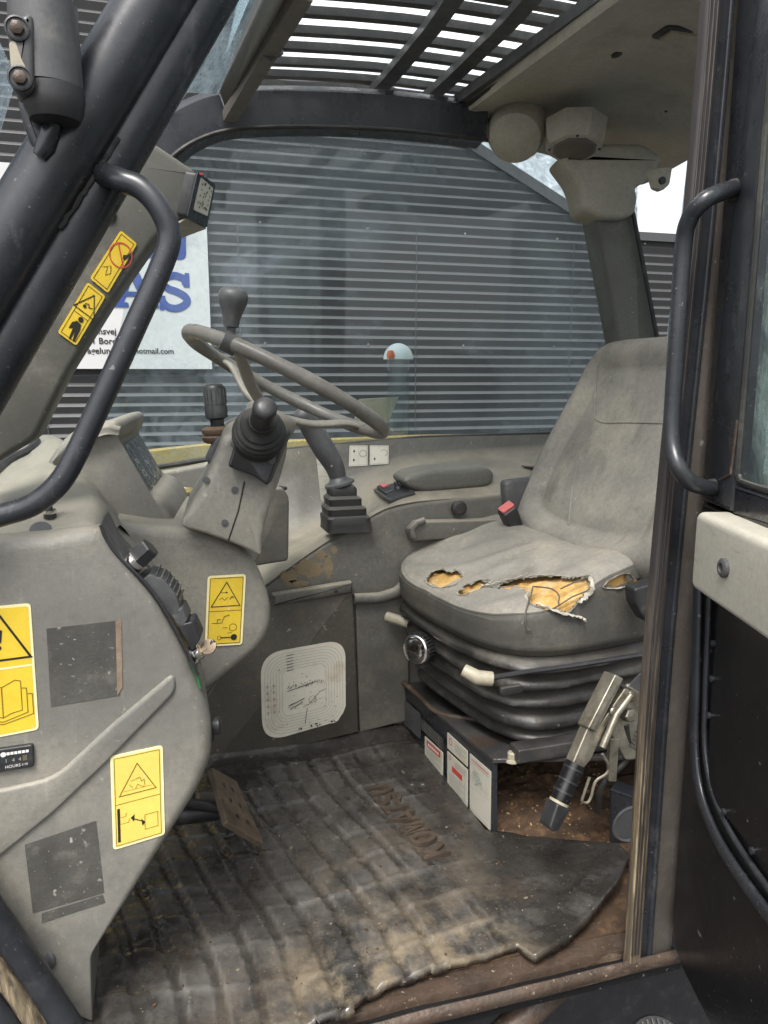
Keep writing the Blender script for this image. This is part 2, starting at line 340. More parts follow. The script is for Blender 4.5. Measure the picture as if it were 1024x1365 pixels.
M = dict(
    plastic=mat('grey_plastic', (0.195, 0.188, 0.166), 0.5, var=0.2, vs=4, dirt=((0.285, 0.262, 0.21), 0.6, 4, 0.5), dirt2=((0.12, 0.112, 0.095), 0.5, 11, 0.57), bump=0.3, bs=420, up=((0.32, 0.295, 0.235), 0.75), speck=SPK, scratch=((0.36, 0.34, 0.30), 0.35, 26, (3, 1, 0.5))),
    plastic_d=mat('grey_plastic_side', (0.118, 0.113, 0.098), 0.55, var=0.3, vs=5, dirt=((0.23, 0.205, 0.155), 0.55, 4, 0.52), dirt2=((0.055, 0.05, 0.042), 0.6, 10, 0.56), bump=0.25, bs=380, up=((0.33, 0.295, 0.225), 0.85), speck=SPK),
    panel=mat('dirty_panel', (0.092, 0.084, 0.068), 0.6, var=0.3, vs=5, dirt=((0.185, 0.13, 0.075), 0.7, 6, 0.53), dirt2=((0.23, 0.21, 0.175), 0.4, 19, 0.58), bump=0.3, bs=200, speck=SPK),
    trim=mat('pillar_trim', (0.105, 0.104, 0.09), 0.5, var=0.2, vs=5, dirt=(DUST, 0.4, 6, 0.56), bump=0.15, bs=400, up=((0.27, 0.25, 0.205), 0.5), speck=SPK),
    liner=mat('roof_liner', (0.40, 0.375, 0.31), 0.8, var=0.2, vs=4, dirt=((0.25, 0.228, 0.175), 0.6, 5, 0.52), dirt2=((0.28, 0.25, 0.19), 0.5, 16, 0.55), bump=0.3, bs=260),
    black=mat('black_paint', (0.028, 0.030, 0.035), 0.30, var=0.3, vs=8, dirt=((0.10, 0.098, 0.096), 0.4, 12, 0.58), bump=0.06, bs=90, rvar=0.12, speck=((0.36, 0.36, 0.36), 0.3, 0.74), scratch=((0.16, 0.16, 0.165), 0.4, 30, (1, 1, 0.3))),
    blackgloss=mat('black_gloss', (0.008, 0.008, 0.009), 0.34, var=0.3, vs=8, dirt=((0.05, 0.045, 0.04), 0.3, 10, 0.6), bump=0.03, bs=60, rvar=0.06, speck=((0.25, 0.25, 0.25), 0.5, 0.72)),
    rubber=mat('black_rubber', (0.020, 0.020, 0.019), 0.6, var=0.3, vs=12, dirt=((0.09, 0.085, 0.075), 0.55, 12, 0.53), bump=0.25, bs=160, up=((0.15, 0.14, 0.12), 0.55)),
    bellow=mat('bellow_rubber', (0.018, 0.018, 0.017), 0.45, var=0.4, vs=9, dirt=((0.11, 0.102, 0.085), 0.65, 8, 0.51), dirt2=((0.07, 0.05, 0.03), 0.5, 22, 0.57), bump=0.4, bs=110, up=((0.16, 0.148, 0.125), 0.6), speck=((0.3, 0.28, 0.24), 0.5)),
    fabric=mat('seat_fabric', (0.255, 0.242, 0.212), 0.9, var=0.2, vs=6, dirt=((0.40, 0.365, 0.29), 0.7, 4.5, 0.48), dirt2=((0.11, 0.10, 0.083), 0.6, 8, 0.56), bump=0.6, bs=800, spec=0.2, scratch=((0.11, 0.10, 0.085), 0.5, 16, (0.4, 2.2, 1)), speck=((0.45, 0.42, 0.36), 0.4, 0.71)),
    fabric_s=mat('seat_side_vinyl', (0.092, 0.089, 0.078), 0.7, var=0.22, vs=6, dirt=((0.17, 0.153, 0.12), 0.55, 6, 0.5), bump=0.4, bs=500, spec=0.3, speck=((0.3, 0.28, 0.24), 0.4)),
    foam=mat('seat_foam', (0.52, 0.32, 0.11), 0.95, var=0.3, vs=30, dirt=((0.60, 0.47, 0.27), 0.7, 20, 0.5), dirt2=((0.20, 0.13, 0.06), 0.7, 34, 0.58), bump=0.7, bs=320, spec=0.1),
    fray=mat('torn_backing', (0.42, 0.39, 0.33), 0.9, var=0.3, vs=60, dirt=((0.13, 0.12, 0.10), 0.8, 45, 0.5), bump=0.5, bs=700),
    mat=mat('floor_rubber', (0.034, 0.031, 0.028), 0.25, var=0.4, vs=7, dirt=((0.10, 0.073, 0.048), 0.55, 6, 0.55), dirt2=((0.13, 0.125, 0.118), 0.5, 13, 0.54), bump=0.45, bs=90, rvar=0.22, speck=((0.42, 0.36, 0.27), 0.5, 0.72)),
    rust=mat('rusty_steel', (0.085, 0.058, 0.042), 0.5, 0.2, var=0.4, vs=14, dirt=((0.33, 0.25, 0.165), 0.8, 9, 0.53), dirt2=((0.022, 0.020, 0.020), 0.95, 9, 0.49), bump=1.0, bs=70, speck=((0.45, 0.38, 0.28), 0.6, 0.69), scratch=((0.36, 0.28, 0.19), 0.7, 18, (0.25, 1, 1))),
    steel=mat('worn_steel', (0.075, 0.072, 0.07), 0.42, 0.5, var=0.35, vs=14, dirt=(RUST, 0.5, 12, 0.55), bump=0.2, bs=150, speck=((0.35, 0.34, 0.33), 0.5)),
    zinc=mat('zinc_plate', (0.34, 0.315, 0.25), 0.42, 0.75, var=0.3, vs=30, dirt=((0.12, 0.095, 0.065), 0.8, 24, 0.5), bump=0.15, bs=160),
    seal=mat('worn_seal', (0.13, 0.10, 0.065), 0.6, var=0.4, vs=40, stretch=(1, 1, 0.05), dirt=((0.40, 0.32, 0.20), 0.8, 120, 0.48), dirt2=((0.02, 0.018, 0.016), 0.95, 150, 0.5), zmix=((0.035, 0.03, 0.03), 0.55, 0.85), grit=0, bump=0.5, bs=200),
    sealdark=mat('dark_seal', (0.03, 0.026, 0.026), 0.6, var=0.4, vs=40, stretch=(1, 1, 0.05), dirt=((0.10, 0.085, 0.075), 0.7, 120, 0.5), dirt2=((0.05, 0.024, 0.024), 0.5, 30, 0.6), bump=0.4, bs=200, grit=0),
    rail=mat('rail_grey_brown', (0.12, 0.105, 0.09), 0.5, var=0.2, vs=14, dirt=((0.22, 0.20, 0.17), 0.4, 12, 0.55), bump=0.1),
    postgrey=mat('post_grey_brown', (0.115, 0.10, 0.088), 0.5, 0.1, var=0.25, vs=10, dirt=((0.2, 0.18, 0.155), 0.5, 9, 0.53), dirt2=((0.10, 0.06, 0.035), 0.5, 20, 0.6), bump=0.2, bs=150, speck=((0.4, 0.38, 0.35), 0.5)),
    pedal=mat('pedal_worn', (0.15, 0.115, 0.08), 0.5, 0.2, var=0.35, vs=25, dirt=((0.28, 0.22, 0.155), 0.6, 22, 0.52), dirt2=((0.06, 0.045, 0.035), 0.7, 18, 0.55), bump=0.4, bs=160),
    lightgrey=mat('light_grey_frame', (0.30, 0.31, 0.31), 0.4, 0.3, var=0.15, vs=10, dirt=((0.2, 0.19, 0.16), 0.4, 10, 0.55), bump=0.08),
    matletter=mat('worn_letter_rubber', (0.062, 0.046, 0.034), 0.5, var=0.4, vs=40, dirt=((0.14, 0.10, 0.065), 0.7, 30, 0.52), bump=0.5, bs=150),
    wheel=mat('wheel_rim_plastic', (0.155, 0.147, 0.13), 0.36, var=0.25, vs=16, dirt=((0.14, 0.13, 0.11), 0.5, 14, 0.55), dirt2=((0.42, 0.39, 0.33), 0.4, 30, 0.57), bump=0.2, bs=300),
    spoke=mat('spoke_metal', (0.25, 0.235, 0.20), 0.5, 0.15, var=0.15, vs=20, dirt=((0.18, 0.16, 0.13), 0.5, 24, 0.55), bump=0.1),
    lever=mat('black_plastic', (0.028, 0.028, 0.03), 0.42, var=0.25, vs=20, dirt=((0.13, 0.125, 0.115), 0.4, 20, 0.55), bump=0.1, bs=250),
    greyp=mat('dark_grey_plastic', (0.075, 0.076, 0.078), 0.45, var=0.2, vs=16, dirt=((0.2, 0.19, 0.165), 0.45, 16, 0.54), bump=0.12, bs=250),
    yellow=mat('yellow_label', (0.74, 0.52, 0.04), 0.45, var=0.08, vs=16, dirt=((0.48, 0.36, 0.09), 0.5, 22, 0.56), speck=((0.7, 0.62, 0.4), 0.6, 0.72), bump=0.03, grit=0.12),
    yellow2=mat('pale_yellow_label', (0.76, 0.57, 0.12), 0.45, var=0.08, vs=16, dirt=((0.52, 0.40, 0.14), 0.5, 22, 0.56), speck=((0.7, 0.64, 0.45), 0.6, 0.72), bump=0.03, grit=0.12),
    ylw_edge=mat('label_border', (0.85, 0.76, 0.42), 0.45, var=0.05, vs=20, bump=0.03, grit=0.12),
    ink=mat('black_ink', (0.015, 0.014, 0.010), 0.5, var=0.1, bump=0, grit=0),
    brownink=mat('brown_ink', (0.16, 0.11, 0.01), 0.5, var=0.1, bump=0, grit=0),
    redink=mat('red_ink', (0.50, 0.05, 0.04), 0.5, var=0.1, bump=0, grit=0),
    white=mat('white_label', (0.52, 0.50, 0.42), 0.5, var=0.06, vs=20, dirt=((0.42, 0.32, 0.18), 0.7, 16, 0.58), bump=0.05, grit=0.12),
    whiteclean=mat('white_print', (0.70, 0.69, 0.66), 0.5, var=0.04, bump=0, grit=0),
    chart=mat('chart_label', (0.72, 0.68, 0.57), 0.5, var=0.06, vs=20, dirt=((0.45, 0.28, 0.13), 0.75, 9, 0.54), bump=0.08, grit=0.12),
    greyink=mat('grey_ink', (0.30, 0.29, 0.26), 0.6, var=0.15, bump=0, grit=0),
    blueink=mat('blue_ink', (0.022, 0.055, 0.24), 0.5, var=0.08, bump=0, grit=0),
    patch=mat('bare_patch', (0.078, 0.075, 0.066), 0.6, var=0.3, vs=18, dirt=((0.20, 0.19, 0.165), 0.6, 22, 0.55), dirt2=((0.45, 0.43, 0.39), 0.8, 60, 0.63), bump=0.3, bs=400, speck=((0.5, 0.48, 0.43), 0.8, 0.66)),
    patchedge=mat('glue_residue', (0.26, 0.19, 0.13), 0.7, var=0.3, vs=60, bump=0.3),
    chrome=mat('chrome', (0.75, 0.73, 0.70), 0.15, 1.0, var=0.1, vs=20, bump=0.05),
    key=mat('key_brass', (0.22, 0.17, 0.12), 0.45, 0.6, var=0.15, vs=40, bump=0.05),
    beige=mat('beige_trim', (0.49, 0.465, 0.39), 0.5, var=0.06, vs=10, dirt=((0.30, 0.27, 0.21), 0.5, 10, 0.57), scratch=((0.16, 0.14, 0.12), 0.5, 30, (0.5, 0.5, 4)), bump=0.12, bs=300),
    ivory=mat('ivory_cap', (0.35, 0.315, 0.235), 0.45, var=0.1, vs=40, dirt=((0.3, 0.25, 0.17), 0.5, 40, 0.56), bump=0.1),
    red=mat('red_button', (0.55, 0.14, 0.13), 0.45, var=0.1, vs=30, bump=0.05),
    gold=mat('brass_cap', (0.42, 0.34, 0.15), 0.4, 0.6, var=0.15, vs=30, bump=0.05),
    brownrubber=mat('brown_ring', (0.13, 0.085, 0.055), 0.55, var=0.2, vs=30, bump=0.1),
    cladding=mat('dark_cladding', (0.060, 0.061, 0.063), 0.5, 0.0, var=0.12, vs=0.8, dirt=((0.09, 0.09, 0.088), 0.3, 1.5, 0.55), bump=0.0, grit=0),
    banner=mat('banner_white', (0.50, 0.505, 0.505), 0.6, var=0.04, vs=2, bump=0.05, bs=20, grit=0),
    machine=mat('machine_yellow', (0.72, 0.49, 0.15), 0.4, var=0.06, vs=6, dirt=((0.45, 0.32, 0.12), 0.3, 8, 0.58), bump=0.02, grit=0),
    asphalt=mat('asphalt', (0.05, 0.05, 0.05), 0.85, var=0.2, vs=3, bump=0.5, bs=60),
    dirtm=mat('rusty_dirt', (0.06, 0.034, 0.018), 0.95, var=0.4, vs=20, dirt=((0.16, 0.09, 0.04), 0.8, 30, 0.5), dirt2=((0.24, 0.17, 0.10), 0.6, 90, 0.6), bump=0.8, bs=160),
    crumb=mat('straw_crumbs', (0.30, 0.20, 0.10), 0.9, var=0.4, vs=80, bump=0.3),
    orange=mat('orange_patch', (0.75, 0.16, 0.05), 0.3, var=0.05, bump=0, grit=0),
    dome=mat('white_dome', (0.74, 0.80, 0.80), 0.35, var=0.03, bump=0, grit=0),
    greenw=mat('green_wire', (0.03, 0.16, 0.05), 0.5, var=0.1, bump=0),
    screen=mat('display_face', (0.03, 0.035, 0.04), 0.25, var=0.2, vs=30, bump=0.02),
    gauge=mat('gauge_face', (0.07, 0.08, 0.085), 0.25, var=0.2, vs=20, dirt=(DUST, 0.4, 14, 0.55), bump=0.02),
    g_side=glass('side_window_glass', 0.34, dcol=(0.42, 0.49, 0.56), refl=0.02, scale=1.9, th=0.54, edges=(('X', 0.85, 1.3, 0.34), ('Z', 1.22, 1.46, 0.36), ('X', 0.55, 0.1, 0.10), ('Z', 0.80, 0.66, 0.16))),
    g_roof=glass('roof_glass', 0.75, dcol=(0.92, 0.93, 0.93), scale=2.5, th=0.22, sss=0.9),
    g_door=glass('door_glass', 0.55, tint=(0.85, 0.93, 0.90), dcol=(0.55, 0.66, 0.62), scale=5, th=0.42, streak=(1, 1, 0.3)),
    g_rear=glass('rear_window_glass', 0.7, tint=(0.85, 0.92, 0.95), dcol=(0.55, 0.62, 0.68), scale=3, th=0.38),
    g_front=glass('front_glass', 0.5, tint=(0.50, 0.58, 0.62), dcol=(0.55, 0.6, 0.62), scale=4, th=0.35),
    g_tube=glass('clear_tube', 0.10, refl=0.12, scale=6),
)

# ================================================================== SETTING
g = mk('ground', ([(-60, -40, -0.95), (60, -40, -0.95), (60, 60, -0.95), (-60, 60, -0.95)], [(0, 1, 2, 3)]), M['asphalt'], None, 0); g['kind'] = 'structure'

# ---- warehouse wall of dark corrugated sheet, gable towards us
WY = 4.4; EAVE = 1.71
wh = thing('warehouse', 'dark corrugated metal warehouse wall with sloping gable seen through the cab windows', 'building', (1, WY, -0.95))
def corr(z0, z1, xl, xr):
    V, Fc = [], []; p = 0.0535; prof = []
    z = z0
    while z < z1:
        prof += [(z, 0.017), (z + 0.002, 0.016), (z + 0.033, 0.002), (z + 0.036, 0.0003), (z + 0.039, 0.002), (z + 0.0505, 0.0155), (z + 0.0525, 0.017)]
        z += p
    prof.append((z, 0.017))
    for zz, d in prof:
        V += [Vector((xl, WY + d, zz)), Vector((xr(zz) if callable(xr) else xr, WY + d, zz))]
    for i in range(len(prof) - 1): Fc.append((2 * i, 2 * i + 1, 2 * i + 3, 2 * i + 2))
    return V, Fc
zt = -0.95 + 50 * 0.0535
mk('wall_cladding', corr(-0.95, zt, -9, 14), M['cladding'], wh, 30)
gx = lambda z: 2.66 - (z - 1.768) / 0.476
mk('gable_cladding', corr(zt, 6.0, -9, gx), M['cladding'], wh, 30)
mk('verge_trim', sweep([(-.03, -.02), (.03, -.02), (.03, .02), (-.03, .02)], [Vector((gx(1.70), WY + .01, 1.70)), Vector((gx(6), WY + .01, 6))], (0, 1, 0)), M['cladding'], wh)
random.seed(31)
for xs in [k * .6 - 1.2 for k in range(9)]:
    for zs in (0.39, 1.0325, 1.6745):
        if zs < 1.0 or True: mk('cladding_screw', lathe([(.007, 0), (.006, .003), (.003, .004)], (xs + random.uniform(-.01, .01), WY - .0003, zs - .0005), (0, -1, 0), 8), M['zinc'], wh)
for xs in (-.55, .47, 1.49, 2.51): mk('sheet_lap', box((xs, WY - .0012, .38), .004, .002, 2.6), M['cladding'], wh)
mk('eaves_trim', box((8.4, WY + .01, EAVE + .005), 11.2, .07, .05), M['cladding'], wh)

# ---- banner on the warehouse wall
BY = WY - 0.03
bn = thing('banner_sign', 'white banner with blue slab serif letters and grey address lines on warehouse wall', 'banner', W(200, 490, Y=BY))
b0 = W(283, 492, Y=BY); bz0, bz1, bx1 = b0.z, W(0, 216, Y=BY).z, b0.x; bx0 = -1.75
mk('sheet', slab([(bx0, BY, bz0), (bx1, BY, bz0), (bx1, BY, bz1), (bx0, BY, bz1)], (0, 0.015, 0)), M['banner'], bn, 0)
def bpt(px, py): p = W(px, py, Y=BY - .002); return Vector((p.x, p.z))
def bmesh2(name, vf, m):
    vfs = vf if isinstance(vf, list) else [vf]
    return mk(name, join(*[([Vector((v[0], BY - 0.003 - .0006 * i, v[1])) for v in q[0]], q[1]) for i, q in enumerate(vfs)]), m, bn, 0)
def letterA(x, z, w, h):
    s = 0.22 * w
    legs = [stroke([(x + .16 * w, z + .05 * h), (x + .46 * w, z + h)], s), stroke([(x + .86 * w, z + .05 * h), (x + .52 * w, z + h)], s), stroke([(x + .3 * w, z + .36 * h), (x + .72 * w, z + .36 * h)], .13 * h)]
    ser = [poly(rnd([(x - .04 * w, z), (x + .4 * w, z), (x + .4 * w, z + .13 * h), (x - .04 * w, z + .13 * h)], .01, 2)), poly(rnd([(x + .62 * w, z), (x + 1.06 * w, z), (x + 1.06 * w, z + .13 * h), (x + .62 * w, z + .13 * h)], .01, 2)),
           poly([(x + .2 * w, z + h * .9), (x + .6 * w, z + h * .9), (x + .6 * w, z + h * 1.02), (x + .2 * w, z + h * 1.02)])]
    return legs + ser
A0, A1 = bpt(147, 409), bpt(206, 361)
bmesh2('letter', letterA(A0.x, A0.y, A1.x - A0.x, A1.y - A0.y), M['blueink'])
S0, S1 = bpt(213, 413), bpt(253, 364); w_, h_ = S1.x - S0.x, S1.y - S0.y
sp = catmull([(S0.x + a * w_, S0.y + b * h_) for a, b in [(.86, .70), (.80, .84), (.5, .92), (.2, .84), (.14, .70), (.3, .57), (.6, .48), (.84, .35), (.86, .2), (.6, .06), (.3, .07), (.12, .2), (.08, .3)]], 6)
sv = stroke([(p.x, p.y) for p in sp], .2 * h_)
ss = [poly([(S0.x + a * w_, S0.y + b * h_) for a, b in q]) for q in ([(.78, .62), (.98, .62), (.98, 1.0), (.84, 1.0)], [(0, 0), (.14, 0), (.2, .38), (0, .38)])]
bmesh2('letter', [sv] + ss, M['blueink'])
def brect(name, a, b, c, d, m, r=0.01): return bmesh2(name, poly([(p.x, p.y) for p in rnd([(*bpt(a, d),), (*bpt(c, d),), (*bpt(c, b),), (*bpt(a, b),)], r, 3)]), m)
brect('letter_fragment', 120, 403, 143, 410, M['blueink']); brect('letter_fragment', -8, 244, 6, 276, M['blueink']); brect('letter_fragment', 14, 243, 40, 274, M['blueink'])
brect('logo_shape', 150, 305, 226, 344, M['blueink'], .03); brect('logo_shape', 218, 270, 248, 346, M['blueink'], .03)
wc = bpt(206, 318); wr = .052
for i, (rr, mm) in enumerate(((1.0, 'banner'), (.42, 'blueink'), (.2, 'banner'))):
    mk('logo_wheel', ([Vector((p.x, BY - .004 - i * .0015, p.y)) for p in disc(wc, wr * rr, 24)], [tuple(range(24))]), M[mm], bn, 0)
for s, x, y, sz in (('gtensvej 1', 116, 445, .040), ('441 Bording', 110, 458, .040), ('kragelund', 106, 471, .040), ('@hotmail.com', 169, 471, .036)):
    o = bpt(x, y); bmesh2('address_line', text2d(s, sz * 1.12, o.x, o.y, 'LEFT', .0008), M['ink'])['kind'] = 'stuff'

# ---- yellow bodywork outside the far window
yb = thing('engine_cover', 'yellow machine bodywork just outside the far cab window', 'machine part', W(450, 700, Y=2.4))
top = Ws([(-60, 614), (150, 603), (230, 594), (280, 589), (400, 584), (560, 578), (760, 576), (860, 577)], 2.25)
o = mk('cover_panel', slab(top + [Vector((top[-1].x, 2.25, .2)), Vector((top[0].x, 2.25, .2))], (0, .3, -.14), .01), M['machine'], yb)
# ---- white dome on a clear tube, modelled in place of a window reflection
dl = thing('reflection_dome', 'small white dome with orange patch on clear tube, standing for a window reflection', 'reflection', W(531, 570, Y=2.35))
c = W(531, 479, Y=2.35); rr = .047
mk('dome', lathe([(rr, 0)] + [(rr * math.cos(a * R(9)), rr * 1.06 * math.sin(a * R(9))) for a in range(1, 10)] + [(.001, rr * 1.06)], c, (0, 0, 1)), M['dome'], dl)
mk('orange_patch', lathe([(.011, 0), (.013, .012), (.009, .024), (.001, .026)], c + Vector((-.036, -.036, .001)), (0, 0, 1), 12), M['orange'], dl)
cb = W(531, 590, Y=2.35)
mk('clear_tube', lathe([(.036, 0), (.036, c.z - cb.z - .001)], cb, (0, 0, 1)), M['g_tube'], dl)
mk('mount_bracket', slab(Ws([(480, 532), (532, 529), (517, 566), (470, 575)], 2.38), (0, .012, 0), .002), M['ivory'], dl)

# ================================================================== CAB
cab = thing('machine_cab', 'telehandler cab shell with black posts, roof grille, windows and rusty sill', 'cab', (0.6, 1.4, -0.03))
mk('cab_floor', slab([(-.6, .93, -.012), (1.4, .93, -.012), (1.4, 2.0, -.012), (-.6, 2.0, -.012)], (0, 0, -.03)), M['dirtm'], cab, 0)
# -- side window
sw = [(120, 660), (180, 330), (238, 212), (262, 190), (300, 176), (345, 168), (480, 168), (640, 172), (780, 195), (850, 230), (850, 620), (500, 640)]
far = mk('side_window', slab(Ws(sw, 2.0), (0, .006, 0)), M['g_side'], cab, 0)
mk('window_seal', tube(Ws([(150, 632), (190, 626), (275, 612), (400, 598), (560, 584), (740, 578), (860, 580)], 1.985), .007, 8), M['rubber'], cab)
# -- far door post and header: a black arch
hd = catmull(Ws([(-90, 740), (-10, 600), (60, 470), (130, 330), (190, 235), (225, 190), (262, 165), (310, 152), (400, 149), (520, 154), (640, 168)], 1.97), 6)
hp = [(-.042, -.045), (.03, -.05), (.048, -.03), (.048, .03), (.03, .048), (-.03, .048), (-.05, .02)]
mk('header_beam', sweep(hp, hd, (0, 1, 0)), M['black'], cab, 50)
mk('header_seal', tube([p + Vector((0, -.05, -.048)) for p in hd[30:]], .005, 8), M['rubber'], cab)
# -- front windscreen top and hatch frame (upper left)
mk('windscreen_glass', slab(Ws([(205, 185, 1.2), (250, 122, 1.25), (292, 124, 1.35), (352, -30, 1.2), (280, -30, 1.1)], 1.2), (0, .005, 0)), M['g_front'], cab, 0)
hf = [W(291, 124, Y=1.9), W(300, 148, Y=1.9), W(330, 128, Y=1.9), W(415, -30, Y=1.25), W(362, -30, Y=1.2)]
mk('hatch_side_frame', slab(hf, (-.004, .01, .03), .004), M['lightgrey'], cab)
mk('hatch_rail', sweep([(-.014, -.02), (.014, -.02), (.016, .0), (.01, .014), (-.01, .014)], [W(306, 150, Y=1.9), W(350, 75, Y=1.55), W(405, -20, Y=1.25)], (0, 0, 1)), M['rail'], cab)
p_ = W(362, 66, Y=1.5)
mk('hatch_latch', slab(rnd(Ws([(352, 48), (374, 56), (380, 72), (360, 84), (347, 72)], 1.49), .006), (0, .03, .01), .004), M['greyp'], cab)
# -- roof grille
GZ = 1.585
ys = [W(456, y, Z=GZ).y for y in (-52, -28, -6, 21, 47, 69, 90, 107, 122)]
xl, xr = W(322, 120, Z=GZ).x, W(655, 110, Z=GZ).x
for i, y in enumerate(ys):
    path = [Vector((xl - .02 + (xr + .22 - xl) * k / 8, y + .024 * math.sin(k / 8 * math.pi) - .010, GZ + .028 * math.sin(k / 8 * math.pi) - .012)) for k in range(9)]
    mk('grille_slat', sweep([(-.012, -.008), (.010, -.008), (.013, .007), (-.010, .010)], path, (0, 0, 1)), M['greyp'], cab, 30)
for a, b in (((490, 128), (592, 0)), ((567, 128), (693, 0))):
    p, q = W(*a, Z=GZ), W(*b, Z=GZ)
    d = (q - p) / max(1e-6, abs(q.y - p.y))
    mk('grille_rib', sweep([(-.019, -.013), (.019, -.013), (.019, .006), (-.019, .006)], catmull([p + Vector((-.012, .03, -.016)), p + (q - p) * .3 + Vector((.006, 0, -.008)), p + (q - p) * .65 + Vector((.010, 0, -.006)), q + Vector((.002, 0, -.012)), q + d * .5 + Vector((-.04, 0, -.022))], 5), (0, 0, 1)), M['greyp'], cab, 30)
mk('roof_glass', slab([(xl - .05, 1.0, GZ + .03), (xr + .22, 1.0, GZ + .03), (xr + .22, 2.12, GZ + .03), (xl - .05, 2.12, GZ + .03)], (0, 0, .006)), M['g_roof'], cab, 0)
e0, e1 = W(606, 140, Z=1.53), W(812, -10, Z=1.53)
mk('hatch_edge', sweep([(-.008, -.006), (.008, -.006), (.008, .018), (-.008, .018)], [e0, e1, e1 + (e1 - e0) * .6], (0, 0, 1)), M['greyp'], cab)
mk('hatch_edge_seal', tube([e0 + Vector((.014, 0, -.012)), e1 + Vector((.014, 0, -.012)), e1 + (e1 - e0) * .6 + Vector((.014, 0, -.012))], .007, 8), M['rubber'], cab)
# near-side roof rail above the door opening and outer roof skin, so light enters only by the hatch
mk('roof_rail', tube([(-.05, .9, 1.62), (.4, .885, 1.64), (1.3, .885, 1.62)], .05, 14), M['black'], cab)
# -- roof liner
RZ = 1.515
la = [W(614, 148, Z=RZ), W(815, -4, Z=RZ)]
dlin = (la[1] - la[0])
L0 = la[0] + Vector((.0, 0, 0)); L1 = la[0] + dlin * 1.75
rim = [L1, la[0] + dlin * 1.4, la[0] + dlin * 1.05, la[0] + dlin * .7, la[0] + dlin * .35, la[0] + dlin * .08, L0, W(622, 172, Z=RZ - .01), W(642, 186, Z=RZ - .02), W(690, 196, Z=RZ - .025), W(738, 208, Z=RZ - .03), W(790, 236, Z=RZ - .04), W(850, 246, Z=RZ - .05), W(885, 230, Z=RZ - .04), W(930, 205, Z=RZ - .03), W(990, 170, Z=RZ - .03), Vector((1.35, 1.2, RZ - .02)), Vector((1.3, .9, RZ - .01))]
cen = Vector((.98, 1.5, RZ + .02))
rimc = catmull(rim, 5, True)
rs = []
for s, dz in ((1.0, .015), (1.0, .0), (.97, -.012), (.9, -.014), (.75, -.004), (.5, .01), (.2, .018)):
    rs.append([cen + (p - cen) * s + Vector((0, 0, dz)) - Vector((0, 0, (p.z - RZ) * (1 - s) * .6)) for p in rimc])
LIN = rings(rs, False, True)
mk('roof_liner', LIN, M['liner'], cab, 60)
linb = bvh(LIN)
mk('roof_skin', slab([(1.0, .88, 1.6), (1.45, .88, 1.6), (1.45, 2.06, 1.58), (.86, 2.06, 1.58)], (0, 0, .02)), M['liner'], cab, 0)
def onliner(px, py, off=0.0):
    p, n = hit(linb, px, py, off)
    if p is None: p, n = W(px, py, Z=RZ), Vector((0, 0, -1))
    return p, n
# round boss
p, n = onliner(690, 192)
bc = W(684, 196, Y=1.86)
mk('round_boss', lathe([(.075, -.05), (.072, .0), (.064, .02), (.045, .028), (.001, .029)], bc + Vector((.03, .05, .045)), (-.40, -.62, -.68), 28), M['liner'], cab)
# speaker with faceted rim
sc_ = W(766, 192, Y=1.83); sax = Vector((-.12, -.22, -.97))
spk = mk('speaker', lathe([(.080, -.05), (.074, .0), (.068, .012), (.056, .014), (.054, .010), (.001, .012)], sc_, sax, 8), M['liner'], cab, 25)
mk('speaker_mesh', lathe([(.054, 0), (.048, .006), (.001, .008)], sc_ + sax.normalized() * .0125, sax, 26), M['rail'], spk)
for k in range(4):
    x, y, z = frame(sax); a = k * math.pi / 2 + .4
    mk('screw', lathe([(.004, 0), (.003, .003)], sc_ + x * math.cos(a) * .061 + y * math.sin(a) * .061 + z * .0135, z, 8), M['lever'], spk)
for px, py, r_ in ((822, 72, .012), (650, 161, .010), (735, 47, .003), (888, 148, .003)):
    p, n = onliner(px, py)
    mk('liner_plug', lathe([(r_, -.001), (r_, .003), (r_ * .6, .0035), (.0005, .0036)], p, n, 16), M['lever'], cab)
p, n = onliner(908, 46)
lm = mk('dome_light', slab(rnd([p + Vector((-.055, -.028, -.004)), p + Vector((.055, -.028, -.004)), p + Vector((.055, .028, -.004)), p + Vector((-.055, .028, -.004))], .01), (0, 0, .02), .003), M['lever'], cab)
mk('lamp_lens', slab(rnd([p + Vector((-.04, -.02, -.010)), p + Vector((.05, -.02, -.010)), p + Vector((.05, .02, -.010)), p + Vector((-.04, .02, -.010))], .006), (0, 0, .008), .002), M['ivory'], lm)
# -- rear corner pillar with flared capital
cp = [[(776, 190), (746, 208), (768, 238), (776, 262), (778, 278), (802, 290), (832, 291), (848, 284), (852, 262), (848, 250), (872, 234), (886, 208), (856, 190)]]
mk('pillar_capital', slab(Ws(rnd([Vector((a, b, 0)) for a, b in cp[0]], 6, 2), 1.86) if False else rnd(Ws(cp[0], 1.86), .015), (.03, .12, 0), .018), M['liner'], cab, 50)
mk('rear_pillar', slab(rnd(Ws([(792, 278), (848, 278), (880, 470), (884, 620), (852, 620), (828, 470)], 1.9), .004), (.02, .1, 0), .012), M['trim'], cab, 50)
mk('pillar_edge', tube(Ws([(844, 284), (876, 450), (880, 600)], 1.885), .006, 8), M['rubber'], cab)
pb_ = W(880, 240, Y=1.75)
mk('pillar_bracket', slab(rnd(Ws([(868, 225), (897, 222), (893, 246), (884, 254), (874, 250)], 1.72), .006), (0, .02, 0), .003), M['liner'], cab)
mk('bracket_bolt', lathe([(.009, 0), (.009, .006), (.004, .007)], W(882, 241, Y=1.719), (0, -1, 0), 12), M['lever'], cab)
